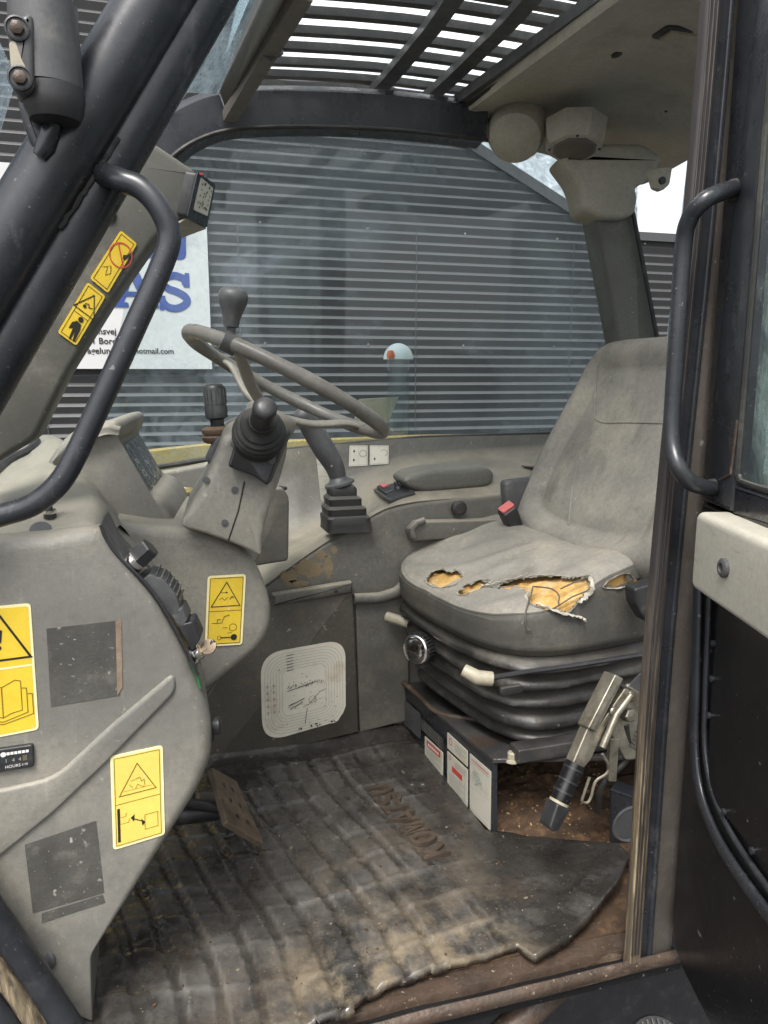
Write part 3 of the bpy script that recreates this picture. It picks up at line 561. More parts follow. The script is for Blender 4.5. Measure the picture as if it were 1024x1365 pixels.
# -- rear window and rear wall
mk('rear_window', slab([(1.40, .95, .60), (1.40, 1.95, .60), (1.46, 1.95, 1.5), (1.46, .95, 1.5)], (.006, 0, 0)), M['g_rear'], cab, 0)
mk('rear_wall', slab([(1.38, .92, -.01), (1.38, 2.0, -.01), (1.38, 2.0, .62), (1.38, .92, .62)], (.04, 0, 0)), M['panel'], cab, 0)
mk('windscreen', slab([(-.58, .95, .62), (-.58, 2.0, .62), (-.26, 2.0, 1.5), (-.26, .95, 1.5)], (-.006, 0, 0)), M['g_side'], cab, 0)
mk('front_wall', slab([(-.62, .95, -.01), (-.62, 2.0, -.01), (-.62, 2.0, .62), (-.62, .95, .62)], (-.04, 0, 0)), M['panel'], cab, 0)
# -- front door post: fat round tube, flange and seal
ap0, ap1 = W(-65, 450, Y=.875), W(232, -40, Y=.875)
axd = (ap1 - ap0).normalized()
mk('front_post', tube([ap0 - axd * .62, ap0, ap1, ap1 + axd * .45], .0335, 28), M['black'], cab)
q0, q1 = W(22, 440, Y=.895), W(298, -40, Y=.895); qd = (q1 - q0).normalized()
mk('post_flange', tube([q0 - qd * .62, q1 + qd * .40], .027, 20), M['black'], cab)
mk('post_gap_seal', tube([W(-20, 440, Y=.868), W(268, -40, Y=.868)], .010, 10), M['rubber'], cab)
s0, s1 = W(80, 305, Y=.866), W(158, 185, Y=.866)
random.seed(3)
sp_ = [s0 + (s1 - s0) * (k / 24) + Vector((random.uniform(-.001, .001), -.0005, random.uniform(-.001, .001))) for k in range(25)]
mk('cracked_sealant', tube(sp_, [.0012 + .0016 * random.random() for _ in sp_], 6), M['rubber'], cab)
t0, t1 = W(52, 425, Y=.925), W(322, -40, Y=.925)
mk('post_edge_strip', tube([t0 - qd * .3, t1], .006, 8), M['zinc'], cab)
# mirror bracket clamp at the top left
mb = thing('mirror_clamp', 'scuffed grey hinge clamp with two rusty bolt holes on front post', 'clamp', W(60, 200, Y=.86))
cA, cB = W(64, 118, Y=.83), W(57, 6, Y=.83)
mk('clamp_body', tube([cA, cB], [.031, .030], 28), M['greyp'], mb)
mk('clamp_collar', lathe([(.022, -.018), (.026, -.010), (.0275, 0), (.0275, .010), (.025, .011)], W(72, 134, Y=.825), cB - cA, 28), M['lever'], mb)
mk('clamp_pipe', tube([cB, cB + (cB - cA) * .6], .026, 24), M['greyp'], mb)
mk('clamp_flange', slab(rnd(Ws([(9, 26), (44, 14), (46, 122), (16, 124)], .796), .008), (0, .03, 0), .005), M['greyp'], mb)
for px, py in ((23, 38), (27, 104)):
    b_ = mk('bolt_hole', lathe([(.0105, -.004), (.0105, .0015), (.009, .002), (.0085, .0005), (.0005, .0005)], W(px, py, Y=.7955), (0, -1, 0), 18), M['lever'], mb)
    mk('rusty_bolt', lathe([(.006, 0), (.006, .004), (.004, .005)], W(px, py, Y=.7955), (0, -1, 0), 6), M['rust'], b_)
mk('worn_spot', slab(rnd(Ws([(12, 56), (20, 54), (30, 82), (36, 92), (15, 94)], .7955), .004), (0, .003, 0)), M['ivory'], mb)
mk('clamp_arm', slab(rnd(Ws([(20, 125), (95, 150), (80, 185), (62, 212), (45, 205), (30, 165)], .845), .01), (0, .035, 0), .006), M['black'], mb)
mk('arm_weld', tube(Ws([(70, 165), (60, 195), (52, 208)], .838), [.008, .009, .006], 12), M['black'], mb)
# -- grab bar on the front post
gb = catmull(Ws([(138, 232, .87), (160, 240, .85), (190, 252, .84), (214, 280, .835), (226, 316, .835), (214, 358, .835), (180, 435, .835), (138, 528, .835), (102, 605, .835), (78, 645, .835), (45, 672, .84), (5, 686, .845), (-50, 700, .85)], .84), 6)
mk('grab_bar', tube(gb, .0116, 20), M['black'], cab)
# -- pillar trim with display pod
tp = Ws([(-40, 560), (60, 395), (140, 262), (180, 216), (200, 186), (262, 228), (254, 262), (250, 288), (222, 305), (206, 322), (150, 402), (90, 498), (46, 588), (20, 602), (-40, 640)], 1.0)
pt_ = thing('pillar_trim', 'grey front pillar trim with two yellow warning stickers and display pod', 'trim', W(30, 600, Y=1.0))
mk('trim_cover', slab(rnd(tp, [0, 0, 0, 0, .01, .006, 0, .006, .02, .03, 0, 0, .02, 0, 0]), (.0, .07, 0), .008, 4), M['trim'], pt_, 50)
pd = [W(263, 229, Y=.992), W(287, 246, Y=1.03), W(275, 304, Y=1.03), W(249, 290, Y=.992)]
D = Decal(pd); dp = mk('display_bezel', slab(rnd(pd, .005), -D.n * .03, .003), M['lever'], pt_)
D.plate('display_screen', M['screen'], dp)
q = [D.at(D.w * a, D.h * b, .0015) for a, b in ((.18, .93), (.86, .88), (.86, .25), (.18, .22))]; D2 = Decal(q)
D2.plate('paper_label', M['white'], dp, .001)
random.seed(5)
D2.ink('label_print', M['ink'], dp, [poly([(x + dx, y + dy) for dx, dy in ((0, 0), (.0022, .0004), (.002, .0026), (.0002, .002))]) for x, y in [(random.uniform(.1, .85) * D2.w, random.uniform(.05, .92) * D2.h) for _ in range(28)]])
mk('display_edge_light', box(D.at(D.w * .1, D.h * .985, .003), .004, .004, .002), M['redink'], dp)
mk('pod_underside', slab(Ws([(215, 312, 1.0), (249, 291, .998), (275, 305, 1.03), (262, 309, 1.05), (222, 325, 1.05)], 1.0), (0, .004, .003)), M['liner'], pt_, 0)
mk('trim_clip', slab(rnd(Ws([(133, 278), (142, 271), (155, 279), (150, 293), (138, 292)], .995), .004), (0, .01, 0), .002), M['lever'], pt_)
# warning stickers on the trim
d1 = Decal(Ws([(161, 307), (183, 325), (144, 391), (120, 371)], .9985))
st = d1.plate('warning_sticker', M['yellow'], pt_, .003)
e = .003
def border(d, e, w): return stroke([(e, e), (d.w - e, e), (d.w - e, d.h - e), (e, d.h - e)], w, True)
cx, cy = d1.w * .62, d1.h * .66; cr = .0135
d1.ink('sticker_print', M['ink'], st, [border(d1, e, .0006), poly([(cx + .004 + a, cy - .002 + b) for a, b in ((0, 0), (.003, .001), (.005, .007), (.007, .009), (.004, .012), (.002, .007), (-.002, .004))]), stroke([(d1.w * .2, d1.h * .3), (d1.w * .38, d1.h * .36), (d1.w * .5, d1.h * .22), (d1.w * .66, d1.h * .3), (d1.w * .5, d1.h * .4), (d1.w * .4, d1.h * .38)], .0006)])
d1.ink('prohibition_ring', M['redink'], st, [stroke(disc((cx, cy), cr, 24), .0014, True), stroke([(cx - cr * .7, cy + cr * .7), (cx + cr * .7, cy - cr * .7)], .0014)], .0015)
d2 = Decal(Ws([(117, 376), (141, 395), (102, 461), (77, 443)], .9985)); st = d2.plate('warning_sticker', M['yellow'], pt_, .003)
def tri(cx, cy, s, w): return stroke([(cx - s, cy - s * .8), (cx + s, cy - s * .8), (cx, cy + s * .95)], w, True)
d2.ink('sticker_print', M['ink'], st, [border(d2, e, .0006), stroke([(e, d2.h * .47), (d2.w - e, d2.h * .47)], .0006), tri(d2.w * .55, d2.h * .70, .0135, .0012),
    poly([(d2.w * .55 + a, d2.h * .2 + b) for a, b in ((-.006, -.002), (-.002, .001), (.0, -.012), (.002, -.012), (.002, -.001), (.005, -.012), (.007, -.011), (.006, .004), (.004, .010), (-.002, .011), (-.006, .006))]), poly(disc((d2.w * .55 + .001, d2.h * .2 + .0145), .0032, 10)),
    stroke([(d2.w * .55 - .004, d2.h * .68), (d2.w * .55, d2.h * .71), (d2.w * .55 + .002, d2.h * .66), (d2.w * .55 + .006, d2.h * .69)], .001), poly(disc((d2.w * .55 - .003, d2.h * .64), .0022, 8))])
# -- door lock post (rear of the door opening)
def bow(z): t_ = max(0, min(1, (z - .35) / 1.0)); return -.026 * (1 - t_ * t_ * (3 - 2 * t_))
def vstrip(name, x0, x1, y0, y1, m, zt=1.75, zb=-.03, r=.004):
    base = rnd([(x0, y0, 0), (x1, y0, 0), (x1, y1, 0), (x0, y1, 0)], r, 3); n_ = max(2, int((zt - zb) / .06))
    return mk(name, rings([[p + Vector((bow(z), 0, z)) for p in base] for z in [zb + (zt - zb) * k / n_ for k in range(n_ + 1)]]), M[m], cab, 40)
vstrip('post_seal', .6625, .684, .868, .886, 'seal', r=.005)
for k in range(3): mk('seal_lip', tube([(.666 + k * .0055 + bow(z * .05), .8675, z * .05) for z in range(0, 34)], .0013, 6), M['sealdark'], cab)
vstrip('post_return', .686, .704, .880, .90, 'black', r=.004)
vstrip('post_face', .705, .752, .884, .92, 'postgrey', r=.008)
vstrip('post_flute', .700, .708, .874, .90, 'black', r=.003)
mk('post_hinge_plate', slab(rnd([(.715, .898, .03), (.735, .898, .03), (.735, .898, .085), (.715, .898, .085)], .003), (0, .02, 0), .002), M['rust'], cab)
mk('post_hinge_plate', slab(rnd([(.715, .898, .11), (.728, .898, .11), (.728, .898, .16), (.715, .898, .16)], .003), (0, .02, 0), .002), M['rust'], cab)
# -- sill
def sillrun(name, prof, m, x0=-.3, x1=.735, wob=.0015):
    path = [Vector((x0 + (x1 - x0) * k / 30, 0, 0)) for k in range(31)]
    V, Fc = [], []; Mn = len(prof)
    for i, p in enumerate(path):
        for j, (y, z) in enumerate(prof):
            nn = noise.noise(Vector((p.x * 9, y * 30, z * 30 + 3)))
            V.append(Vector((p.x, y + nn * wob, z + noise.noise(Vector((p.x * 14, y * 40, 7 + z * 30))) * wob)))
    for i in range(30):
        for k in range(Mn): Fc.append((i * Mn + k, i * Mn + (k + 1) % Mn, (i + 1) * Mn + (k + 1) % Mn, (i + 1) * Mn + k))
    Fc += [tuple(range(Mn)), tuple(range(30 * Mn, 31 * Mn))]
    return mk(name, (V, Fc), M[m], cab, 50)
sillrun('sill_ledge', [(.8965, -.024), (.900, -.016), (.96, -.013), (.96, -.049), (.8965, -.049)], 'rust', wob=.003)
sillrun('sill_channel', [(.875, -.030), (.897, -.028), (.897, -.05), (.875, -.05)], 'blackgloss')
sillrun('sill_bead', [(.864, -.022), (.867, -.015), (.873, -.012), (.878, -.016), (.880, -.03), (.868, -.032)], 'rust', wob=.002)
sillrun('sill_skirt', [(.868, -.032), (.880, -.032), (.900, -.06), (.892, -.06)], 'black')
# front lower corner of the door opening: diagonal frame
for nm, pts, w, m in (('lower_frame_bar', [(-330, 780), (-30, 1190), (45, 1300), (110, 1400)], .018, 'black'), ('lower_frame_seal', [(-330, 845), (-30, 1255), (25, 1330), (70, 1400)], .011, 'seal'), ('lower_frame_edge', [(-330, 905), (-40, 1300), (5, 1355), (30, 1400)], .014, 'black')):
    mk(nm, tube(Ws(pts, .905 if w == .018 else .89), w, 16), M[m], cab)
# body under the door: strut, step with tread, dark side
mk('rusty_strut', tube([W(748, 1306, Y=.925), W(650, 1400, Y=.905)], [.024, .022], 16), M['rust'], cab)
mk('lower_body', slab([(-.6, 1.25, -.06), (1.4, 1.25, -.06), (1.4, 1.25, -.9), (-.6, 1.25, -.9)], (0, .05, 0)), M['lever'], cab, 0)
stp = thing('step_tread', 'ribbed black rubber step pad below the open door', 'step', W(880, 1345, Y=.80))
sc0 = W(880, 1402, Y=.85)
mk('pad', lathe([(.05, -.02), (.05, 0), (.046, .006), (.001, .008)], sc0, (-.1, -.5, .86), 32), M['lever'], stp)
for k in range(9):
    x, y, z = frame((-.1, -.5, .86)); o_ = sc0 + z * .007 + x * (-.034 + k * .0085); hl = math.sqrt(max(0, .042 ** 2 - (-.034 + k * .0085) ** 2))
    mk('rib', tube([o_ - y * hl, o_ + y * hl], .0024, 8), M['rubber'], stp)

# ================================================================== FRONT CONSOLE (side pod + dash)
PY = .95
pod = thing('front_console', 'grey plastic front console with yellow stickers, switches and hour meter', 'console', W(120, 1360, Y=PY))
po = Ws([(-320, 740), (60, 712), (118, 704), (140, 712), (152, 738), (205, 796), (243, 862), (264, 910), (283, 958), (284, 1012), (262, 1062), (121, 1274), (123, 1362), (86, 1346), (0, 1226), (-320, 800)], PY)
prd = [0, 0, .02, .015, .01, .02, .02, .02, .02, .02, .02, .01, .004, .004, 0, 0]
POD = slab(rnd(po, prd, 4), (0, .2, 0), rims(prd, [.022, .022, .02, .012, .01, .012, .014, .018, .02, .02, .018, .003, .0015, .002, .008, .02]), 6)
mk('side_cover', POD, M['plastic'], pod, 60)
# raised diagonal rib on the side cover
rb = Ws([(232, 897), (150, 966), (72, 1038), (0, 1054), (-36, 1060), (-36, 1158), (0, 1143), (70, 1086), (140, 1020), (236, 922)], PY - .005)
mk('moulded_rib', slab(rnd(rb, [.012, 0, .02, 0, 0, 0, 0, 0, 0, .012], 4), (0, .02, 0), .0048, 4), M['plastic'], pod, 60)
# bare patches where stickers were
for q in ([(62, 838), (158, 827), (160, 927), (68, 942)], [(33, 1126), (128, 1094), (139, 1190), (44, 1217)]):
    d = Decal(Ws(q, PY - .0002)); s_ = d.plate('bare_patch', M['patch'], pod, .001, .0005)
    if q[0][0] == 62: d.ink('glue_strip', M['patchedge'], s_, [poly([(d.w * .96, 0), (d.w * 1.04, .01), (d.w * 1.04, d.h), (d.w * .96, d.h)])], .0009)
    else: d.ink('glue_trace', M['patch'], s_, [poly([(d.w * .1, -.018), (d.w * 1.0, -.014), (d.w * .98, -.002), (d.w * .12, -.004)])], .0002)  # strip below the patch, in the same dark patch colour
# stickers
def ylabel(q, Y, m='yellow', inkm='ink', parent=pod):
    d = Decal(Ws(q, Y)); s_ = d.plate('warning_sticker', M['ylw_edge'], parent, .005)
    o2 = rnd([(.003, .003), (d.w - .003, .003), (d.w - .003, d.h - .003), (.003, d.h - .003)], .003, 3)
    d.ink('sticker_field', M[m], s_, [poly([(p.x, p.y) for p in o2])], .0011)
    return d, s_
d, s_ = ylabel([(-52, 812), (41, 804), (52, 972), (-40, 990)], PY - .0003)
w, h = d.w, d.h
d.ink('sticker_print', M['ink'], s_, [tri(w * .5, h * .76, .034, .0026), poly(rnd([(w * .5 - .003, h * .72), (w * .5 + .003, h * .72), (w * .5 + .005, h * .82), (w * .5 - .005, h * .82)], .002)), poly(disc((w * .5, h * .685), .003))], .0016)
bk = []
for k in range(3):
    x1 = w * .78 + k * .006; y0, y1 = h * .17 - k * .003, h * .40 - k * .008
    bk.append(stroke([(w * .5, y0 - .004), (w * .62, y0), (x1, y0 + .002), (x1, y1 + .002), (w * .7, y1 + .004), (w * .5, y1 - .003)] if k == 0 else [(w * .5, y0 - .006), (x1, y0 + .001), (x1, y1), (x1 - .006, y1 + .001)], .0009))
    bk.append(stroke([(w - p[0], p[1]) for p in ([(w * .5, y0 - .004), (w * .62, y0), (x1, y0 + .002), (x1, y1 + .002), (w * .7, y1 + .004), (w * .5, y1 - .003)] if k == 0 else [(w * .5, y0 - .006), (x1, y0 + .001), (x1, y1), (x1 - .006, y1 + .001)])], .0009))
d.ink('book_symbol', M['brownink'], s_, bk + [stroke([(w * .5, h * .15), (w * .5, h * .385)], .0009)], .0016)
d.ink('divider', M['ylw_edge'], s_, [stroke([(.003, h * .525), (w - .003, h * .525)], .0025)], .0014)
d, s_ = ylabel([(147, 1008), (217, 993), (220, 1112), (151, 1133)], PY - .0003, 'yellow2')
w, h = d.w, d.h
pr = [border(d, .0045, .0007), stroke([(.0045, h * .475), (w - .0045, h * .475)], .0007), tri(w * .5, h * .70, .0225, .0011), stroke([(w * .5 - .017, h * .60), (w * .5 + .017, h * .60)], .0004)]
d.ink('sticker_print', M['brownink'], s_, pr + [stroke([(w * .62, h * .13), (w * .87, h * .13), (w * .87, h * .29), (w * .62, h * .29)], .0006, True), stroke([(w * .16, h * .33), (w * .26, h * .33), (w * .27, h * .37)], .0005), stroke([(w * .16, h * .26), (w * .31, h * .26), (w * .33, h * .30)], .0005)]
      + [stroke([(w * .5 + a * .001, h * .66 + b * .001) for a, b in q], .0006) for q in ([(-8, 4), (3, 7), (5, 1), (8, 3), (9, -6)], [(-3, -7), (0, -2), (4, -5), (8, -7)], [(-10, 0), (-6, -5)])], .0015)
d.ink('sticker_bar', M['ink'], s_, [poly([(w * .10, h * .07), (w * .15, h * .07), (w * .15, h * .43), (w * .10, h * .43)]), stroke([(w * .38, h * .29), (w * .6, h * .22)], .0012), poly([(w * .35, h * .30), (w * .43, h * .33), (w * .41, h * .25)]), poly([(w * .63, h * .21), (w * .55, h * .26), (w * .57, h * .18)])], .0016)
# hour meter
d = Decal(Ws([(-52, 1004), (45, 990), (46, 1020), (-50, 1036)], PY - .0005)); hm = mk('hour_meter', slab(rnd([d.at(0, 0, .005), d.at(d.w, 0, .005), d.at(d.w, d.h, .005), d.at(0, d.h, .005)], .004), -d.n * .02, .002), M['lever'], pod)
d.ink('meter_print', M['whiteclean'], hm, [text2d('HOURS', .0052, d.w * .60, .0045), text2d('1/10', .004, d.w * .83, .005), poly(disc((d.w * .585, d.h * .76), .0032, 12))] + [poly([(d.w * .63 + k * .0042, d.h * .71), (d.w * .63 + k * .0042 + .0034, d.h * .71), (d.w * .63 + k * .0042 + .0034, d.h * .83), (d.w * .63 + k * .0042, d.h * .83)]) for k in range(6)], .0056)
d.ink('meter_window', M['screen'], hm, [poly([(d.w * .2, d.h * .36), (d.w * .92, d.h * .36), (d.w * .92, d.h * .62), (d.w * .2, d.h * .62)])], .0054)
d.ink('meter_digits', M['ivory'], hm, [text2d(ch, .0066, d.w * x, d.h * .40) for ch, x in zip('1144', (.5, .6, .7, .79))], .0058)
mk('meter_wheel', slab([d.at(d.w * .85, d.h * .37, .0058), d.at(d.w * .915, d.h * .37, .0058), d.at(d.w * .915, d.h * .61, .0058), d.at(d.w * .85, d.h * .61, .0058)], -d.n * .002), M['key'], hm)
# cover bolt
p = W(66, 1281, Y=PY - .001); mk('cover_bolt', lathe([(.011, -.004), (.011, .001), (.008, .003), (.001, .004)], p, (-.1, -1, .1), 18, .7), M['greyp'], pod)
# upper face of the pod and dash
TOP = surf([[W(*p[:2], Y=p[2]) for p in row] for row in (
    [(-300, 752, .972), (0, 722, .972), (70, 715, .972), (125, 709, .972), (150, 730, .975)],
    [(-300, 726, .985), (0, 704, .985), (70, 700, .985), (120, 694, .99), (152, 716, 1.0)],
    [(-300, 695, 1.04), (0, 676, 1.04), (70, 668, 1.05), (128, 664, 1.07), (160, 700, 1.09)],
    [(-300, 662, 1.15), (0, 640, 1.15), (60, 628, 1.17), (115, 640, 1.18), (175, 712, 1.16)],
    [(-300, 636, 1.30), (0, 604, 1.30), (45, 592, 1.30), (85, 590, 1.30), (140, 640, 1.30)],
    [(-300, 612, 1.48), (0, 588, 1.48), (45, 582, 1.48), (80, 585, 1.48), (130, 640, 1.45)])], 6, 6)
mk('dash_top', TOP, M['plastic'], pod, 80)
topb = bvh(TOP)
vt = catmull([hit(topb, px, py, .003)[0] or W(px, py, Y=1.3) for px, py in ((-30, 640), (0, 612), (30, 594), (50, 590), (40, 602), (10, 618), (-30, 652))], 5, True)
mk('defroster_vent', tube(vt, .006, 8, True), M['lever'], pod)
p, n = hit(topb, 67, 690); p = p or W(67, 690, Y=1.0)
stub = mk('toggle_stub', lathe([(.0075, 0), (.0075, .006), (.004, .007), (.004, .02), (.006, .022), (.0055, .034), (.004, .036)], p, (0, -.1, 1), 16), M['lever'], pod)
mk('chrome_collar', lathe([(.0078, .006), (.0078, .010), (.005, .0105)], p, (0, -.1, 1), 16), M['chrome'], stub)
p, n = hit(topb, 54, 706); p = p or W(54, 706, Y=.98)
mk('round_cap', lathe([(.013, -.001), (.012, .0015), (.001, .002)], p, n or (0, 0, 1), 20), M['greyp'], pod)
# instrument hood
ho = [(60, 620), (78, 592), (100, 578), (138, 562), (154, 560), (161, 568), (158, 584), (150, 594), (192, 664), (214, 668), (232, 692), (240, 712), (180, 730), (100, 740), (60, 720)]
mk('instrument_hood', slab(rnd(Ws(ho, 1.20), [0, .01, .01, .01, .012, .012, .008, .008, .012, .012, .02, .01, 0, 0, 0]), (.03, .30, .0), .012, 5), M['plastic'], pod, 60)
hc = surf([[W(*p[:2], Y=p[2]) for p in row] for row in ([(74, 622, 1.20), (100, 596, 1.185), (138, 580, 1.185), (158, 580, 1.19)], [(68, 612, 1.22), (95, 580, 1.22), (140, 562, 1.22), (162, 568, 1.22)], [(68, 606, 1.5), (100, 574, 1.5), (148, 560, 1.5), (170, 570, 1.5)])], 5, 5)
mk('hood_brow', hc, M['plastic'], pod, 80)
he = Vector((.03, .30, 0)); ia_, ib_ = W(152, 600, Y=1.20), W(192, 663, Y=1.20)
ip = [ia_ + he * .06, ia_ + he * .9, ib_ + he * .9, ib_ + he * .06]; ipn_ = Decal(ip).n; ip = [p + ipn_ * .004 for p in ip]
D = Decal(ip); g_ = mk('gauge_panel', slab(rnd(ip, .006), -D.n * .01, .002), M['gauge'], pod)
D.ink('gauge_marks', M['whiteclean'], g_, [stroke(disc((D.w * a, D.h * b), .016, 16), .0012, True) for a, b in ((.3, .75), (.3, .45), (.65, .6), (.6, .3), (.3, .2))], .001)
# dash body below the steering column
db = Ws([(120, 690), (200, 702), (244, 704), (300, 718), (338, 742), (355, 780), (363, 812), (361, 842), (345, 868), (262, 934), (200, 960), (100, 960)], 1.13)
mk('dash_body', slab(rnd(db, [0, 0, .02, .03, .03, .03, .02, .03, .04, 0, 0, 0], 5), (0, .35, 0), .016, 5), M['plastic'], pod, 60)
mk('dash_slope', surf([[W(*p[:2], Y=p[2]) for p in row] for row in ([(150, 735, 1.12), (180, 730, 1.128), (215, 722, 1.13), (262, 724, 1.13)], [(150, 715, 1.14), (180, 716, 1.145), (215, 706, 1.15), (262, 708, 1.15)], [(150, 690, 1.2), (180, 705, 1.2), (215, 695, 1.22), (262, 695, 1.22)])], 5, 5), M['plastic'], pod, 80)
d, s_ = ylabel([(277, 768), (328, 765), (323, 859), (273, 862)], 1.1285)
w, h = d.w, d.h
d.ink('sticker_print', M['ink'], s_, [border(d, .004, .0007), stroke([(.004, h * .5), (w - .004, h * .5)], .0007), tri(w * .5, h * .72, .021, .0013), stroke([(w * .36, h * .76), (w * .52, h * .76)], .0007), poly([(w * .55, h * .76), (w * .49, h * .775), (w * .49, h * .745)]),
    stroke([(w * .32, h * .66), (w * .4, h * .69), (w * .46, h * .65), (w * .55, h * .69)], .0007), stroke([(w * .6, h * .66), (w * .66, h * .7), (w * .70, h * .68)], .0011),
    stroke([(w * .15, h * .33), (w * .42, h * .33), (w * .48, h * .42), (w * .62, h * .44)], .0008), stroke([(w * .3, h * .33), (w * .3, h * .38), (w * .4, h * .38)], .0008), stroke(disc((w * .72, h * .26), .0055, 14), .0007, True), stroke([(w * .45, h * .26), (w * .57, h * .26)], .0007),
    poly(disc((w * .76, h * .12), .0048, 12)), stroke([(w * .4, h * .12), (w * .7, h * .12)], .0016), stroke(disc((w * .37, h * .12), .003, 10), .0006, True), stroke([(w * .58, h * .185), (w * .7, h * .185)], .0007)], .0016)
# switch strip along the pod's sloping edge
def strip(a, b, y0, y1): return [W(*a, Y=y0), W(*b, Y=y0), W(*b, Y=y0) + Vector((.035, y1 - y0, .012)), W(*a, Y=y0) + Vector((.035, y1 - y0, .012))]
ss0 = Ws([(134, 700), (150, 732), (206, 792), (246, 862), (264, 900)], .955)
V, Fc = [], []
for p in ss0: V += [p, p + Vector((.004, .09, .002)), p + Vector((.0, .09, -.006))]
for i in range(len(ss0) - 1):
    for k in range(3): Fc.append((i * 3 + k, i * 3 + (k + 1) % 3, i * 3 + 3 + (k + 1) % 3, i * 3 + 3 + k))
mk('switch_plate', (V, Fc), M['greyp'], pod, 30)
mk('plate_edge', tube(catmull(ss0, 5), .0022, 8), M['lever'], pod)
def rocker(px, py, lx, ly, m, prof, nm, yy=.985, wid=.022):
    c0, c1 = W(px, py, Y=yy), W(lx, ly, Y=yy); d_ = (c1 - c0); u_ = Vector((-d_.z, 0, d_.x)); u_ = u_.normalized(); u_ = u_ if u_.x > 0 else -u_
    pts = [c0 + d_ * a + u_ * b for a, b in prof]
    return mk(nm, slab(rnd(pts, .003), (.006, wid, .002), .002), M[m], pod)
kc = W(176, 752, Y=.975)
ka = Vector((.72, -.12, .66))
kn = mk('rotary_switch', lathe([(.017, -.006), (.017, .010), (.0145, .012), (.0145, .030), (.013, .032), (.001, .032)], kc, ka, 6), M['lever'], pod, 25)
mk('chrome_ring', lathe([(.0178, -.002), (.0178, .011), (.0147, .0115)], kc, ka, 24), M['chrome'], kn)
rk = rocker(186, 775, 232, 820, 'greyp', [(0, -.004), (.02, .014), (.3, .022), (.7, .020), (1.08, .008), (1.0, -.004)], 'rocker_switch', .965, .04)
for k in range(7):
    c0, c1 = W(186, 775, Y=.965), W(232, 820, Y=.965); d_ = c1 - c0; u_ = Vector((-d_.z, 0, d_.x)).normalized(); u_ = u_ if u_.x > 0 else -u_
    a = .12 + k * .12; b = .0218 - .022 * (a - .42) ** 2
    q0 = c0 + d_ * a + u_ * (b + .0006); mk('switch_ridge', tube([q0 + Vector((0, .001, 0)), q0 + Vector((.006, .038, .002))], .0012, 6), M['zinc'] if k % 2 else M['greyp'], rk)
rocker(228, 815, 242, 838, 'greyp', [(0, -.003), (.1, .014), (.8, .012), (1, -.003)], 'rocker_switch', .965, .03)
rocker(238, 832, 257, 866, 'lever', [(0, -.003), (.15, .017), (.8, .015), (1.05, -.003)], 'rocker_switch', .965, .03)
# ignition switch and key
ic = W(258, 873, Y=.975); ia = Vector((.8, -.15, .45)).normalized()
mk('ignition_switch', lathe([(.013, -.006), (.013, .003), (.010, .004), (.010, .010), (.008, .011)], ic, ia, 20), M['chrome'], pod)
ky = thing('ignition_key', 'small brass key with wire ring standing in the ignition switch', 'key', ic + ia * .011)
kp = ic + ia * .012; kx = Vector((.2, .5, -.3)).normalized(); kx = (kx - ia * kx.dot(ia)).normalized(); kz = ia.cross(kx)
mk('key_bow', slab([kp + ia * (.010 + .011 * math.sin(a * R(20))) + kz * (.010 * math.cos(a * R(20))) for a in range(18)], kx * .0022, .0006), M['key'], ky)
mk('key_blade', box(kp + ia * .001, .0022, .005, .012, axes(kx, kz, ia)), M['key'], ky)
rc = kp + ia * .019 + kz * .006
mk('key_ring', tube([rc + Vector((.003 * math.sin(a), -.004 * math.cos(a), -.010 + .010 * math.cos(a))) for a in [k * math.pi / 10 for k in range(20)]], .0009, 8, True), M['chrome'], ky)
mk('green_wire', tube(catmull(Ws([(255, 884), (260, 895), (264, 905), (267, 918)], .96), 4), .0018, 8), M['greenw'], pod)
sb_ = mk('side_button', lathe([(.02, -.03), (.02, .0), (.012, .002), (.012, .010), (.009, .012), (.001, .012)], W(283, 968, Y=1.0), (1, -.15, .1), 20), M['lever'], pod)
# reservoir cap on the far side of the dash
rc_ = W(240, 658, Y=1.62)
rv = thing('reservoir_cap', 'black reservoir with flat brass coloured cap behind steering column', 'cap', rc_ - Vector((0, 0, .05)))
mk('reservoir', lathe([(.036, -.08), (.036, -.006), (.038, -.004), (.038, .0)], rc_, (0, 0, 1), 28), M['lever'], rv)
mk('cap', lathe([(.034, 0.0005), (.034, .006), (.031, .009), (.026, .0095), (.025, .0075), (.001, .008)], rc_, (0, 0, 1), 28), M['gold'], rv)

# ================================================================== STEERING COLUMN AND WHEEL
scol = thing('steering_column', 'grey steering column cowl with gaitered stalk and black switch box', 'steering column', W(300, 720, Y=1.2))
cw = Ws([(238, 702), (262, 664), (288, 610), (297, 582), (318, 574), (350, 574), (384, 586), (383, 606), (374, 640), (356, 690), (350, 715), (348, 742), (318, 728), (280, 714)], 1.09)
crd = [.012, .02, .02, .012, .01, .01, .012, .02, .02, .02, .01, .006, .02, .02]
mk('column_cowl', slab(rnd(cw, crd, 4), (.02, .2, .01), rims(crd, [.004, .012, .012, .01, .008, .008, .008, .012, .014, .012, .008, .004, .006, .006]), 5), M['plastic'], scol, 60)
mk('cowl_seam', tube(Ws([(326, 642), (318, 680), (304, 722)], 1.0893), .0012, 6), M['rubber'], scol)
for px, py in ((313, 653), (300, 697), (275, 640)): mk('screw', lathe([(.005, -.001), (.005, .0015), (.001, .002)], W(px, py, Y=1.089), (0, -1, 0), 12), M['greyp'], scol)
sbx = mk('switch_box', slab(rnd(Ws([(303, 622), (314, 584), (378, 572), (384, 579), (356, 648), (340, 636)], 1.065), .004), (.01, .03, 0), .004), M['lever'], scol)
for px, py in ((313, 592), (362, 613)): mk('box_screw', lathe([(.006, -.001), (.006, .003), (.001, .004)], W(px, py, Y=1.0645), (0, -1, 0), 12), M['greyp'], sbx)
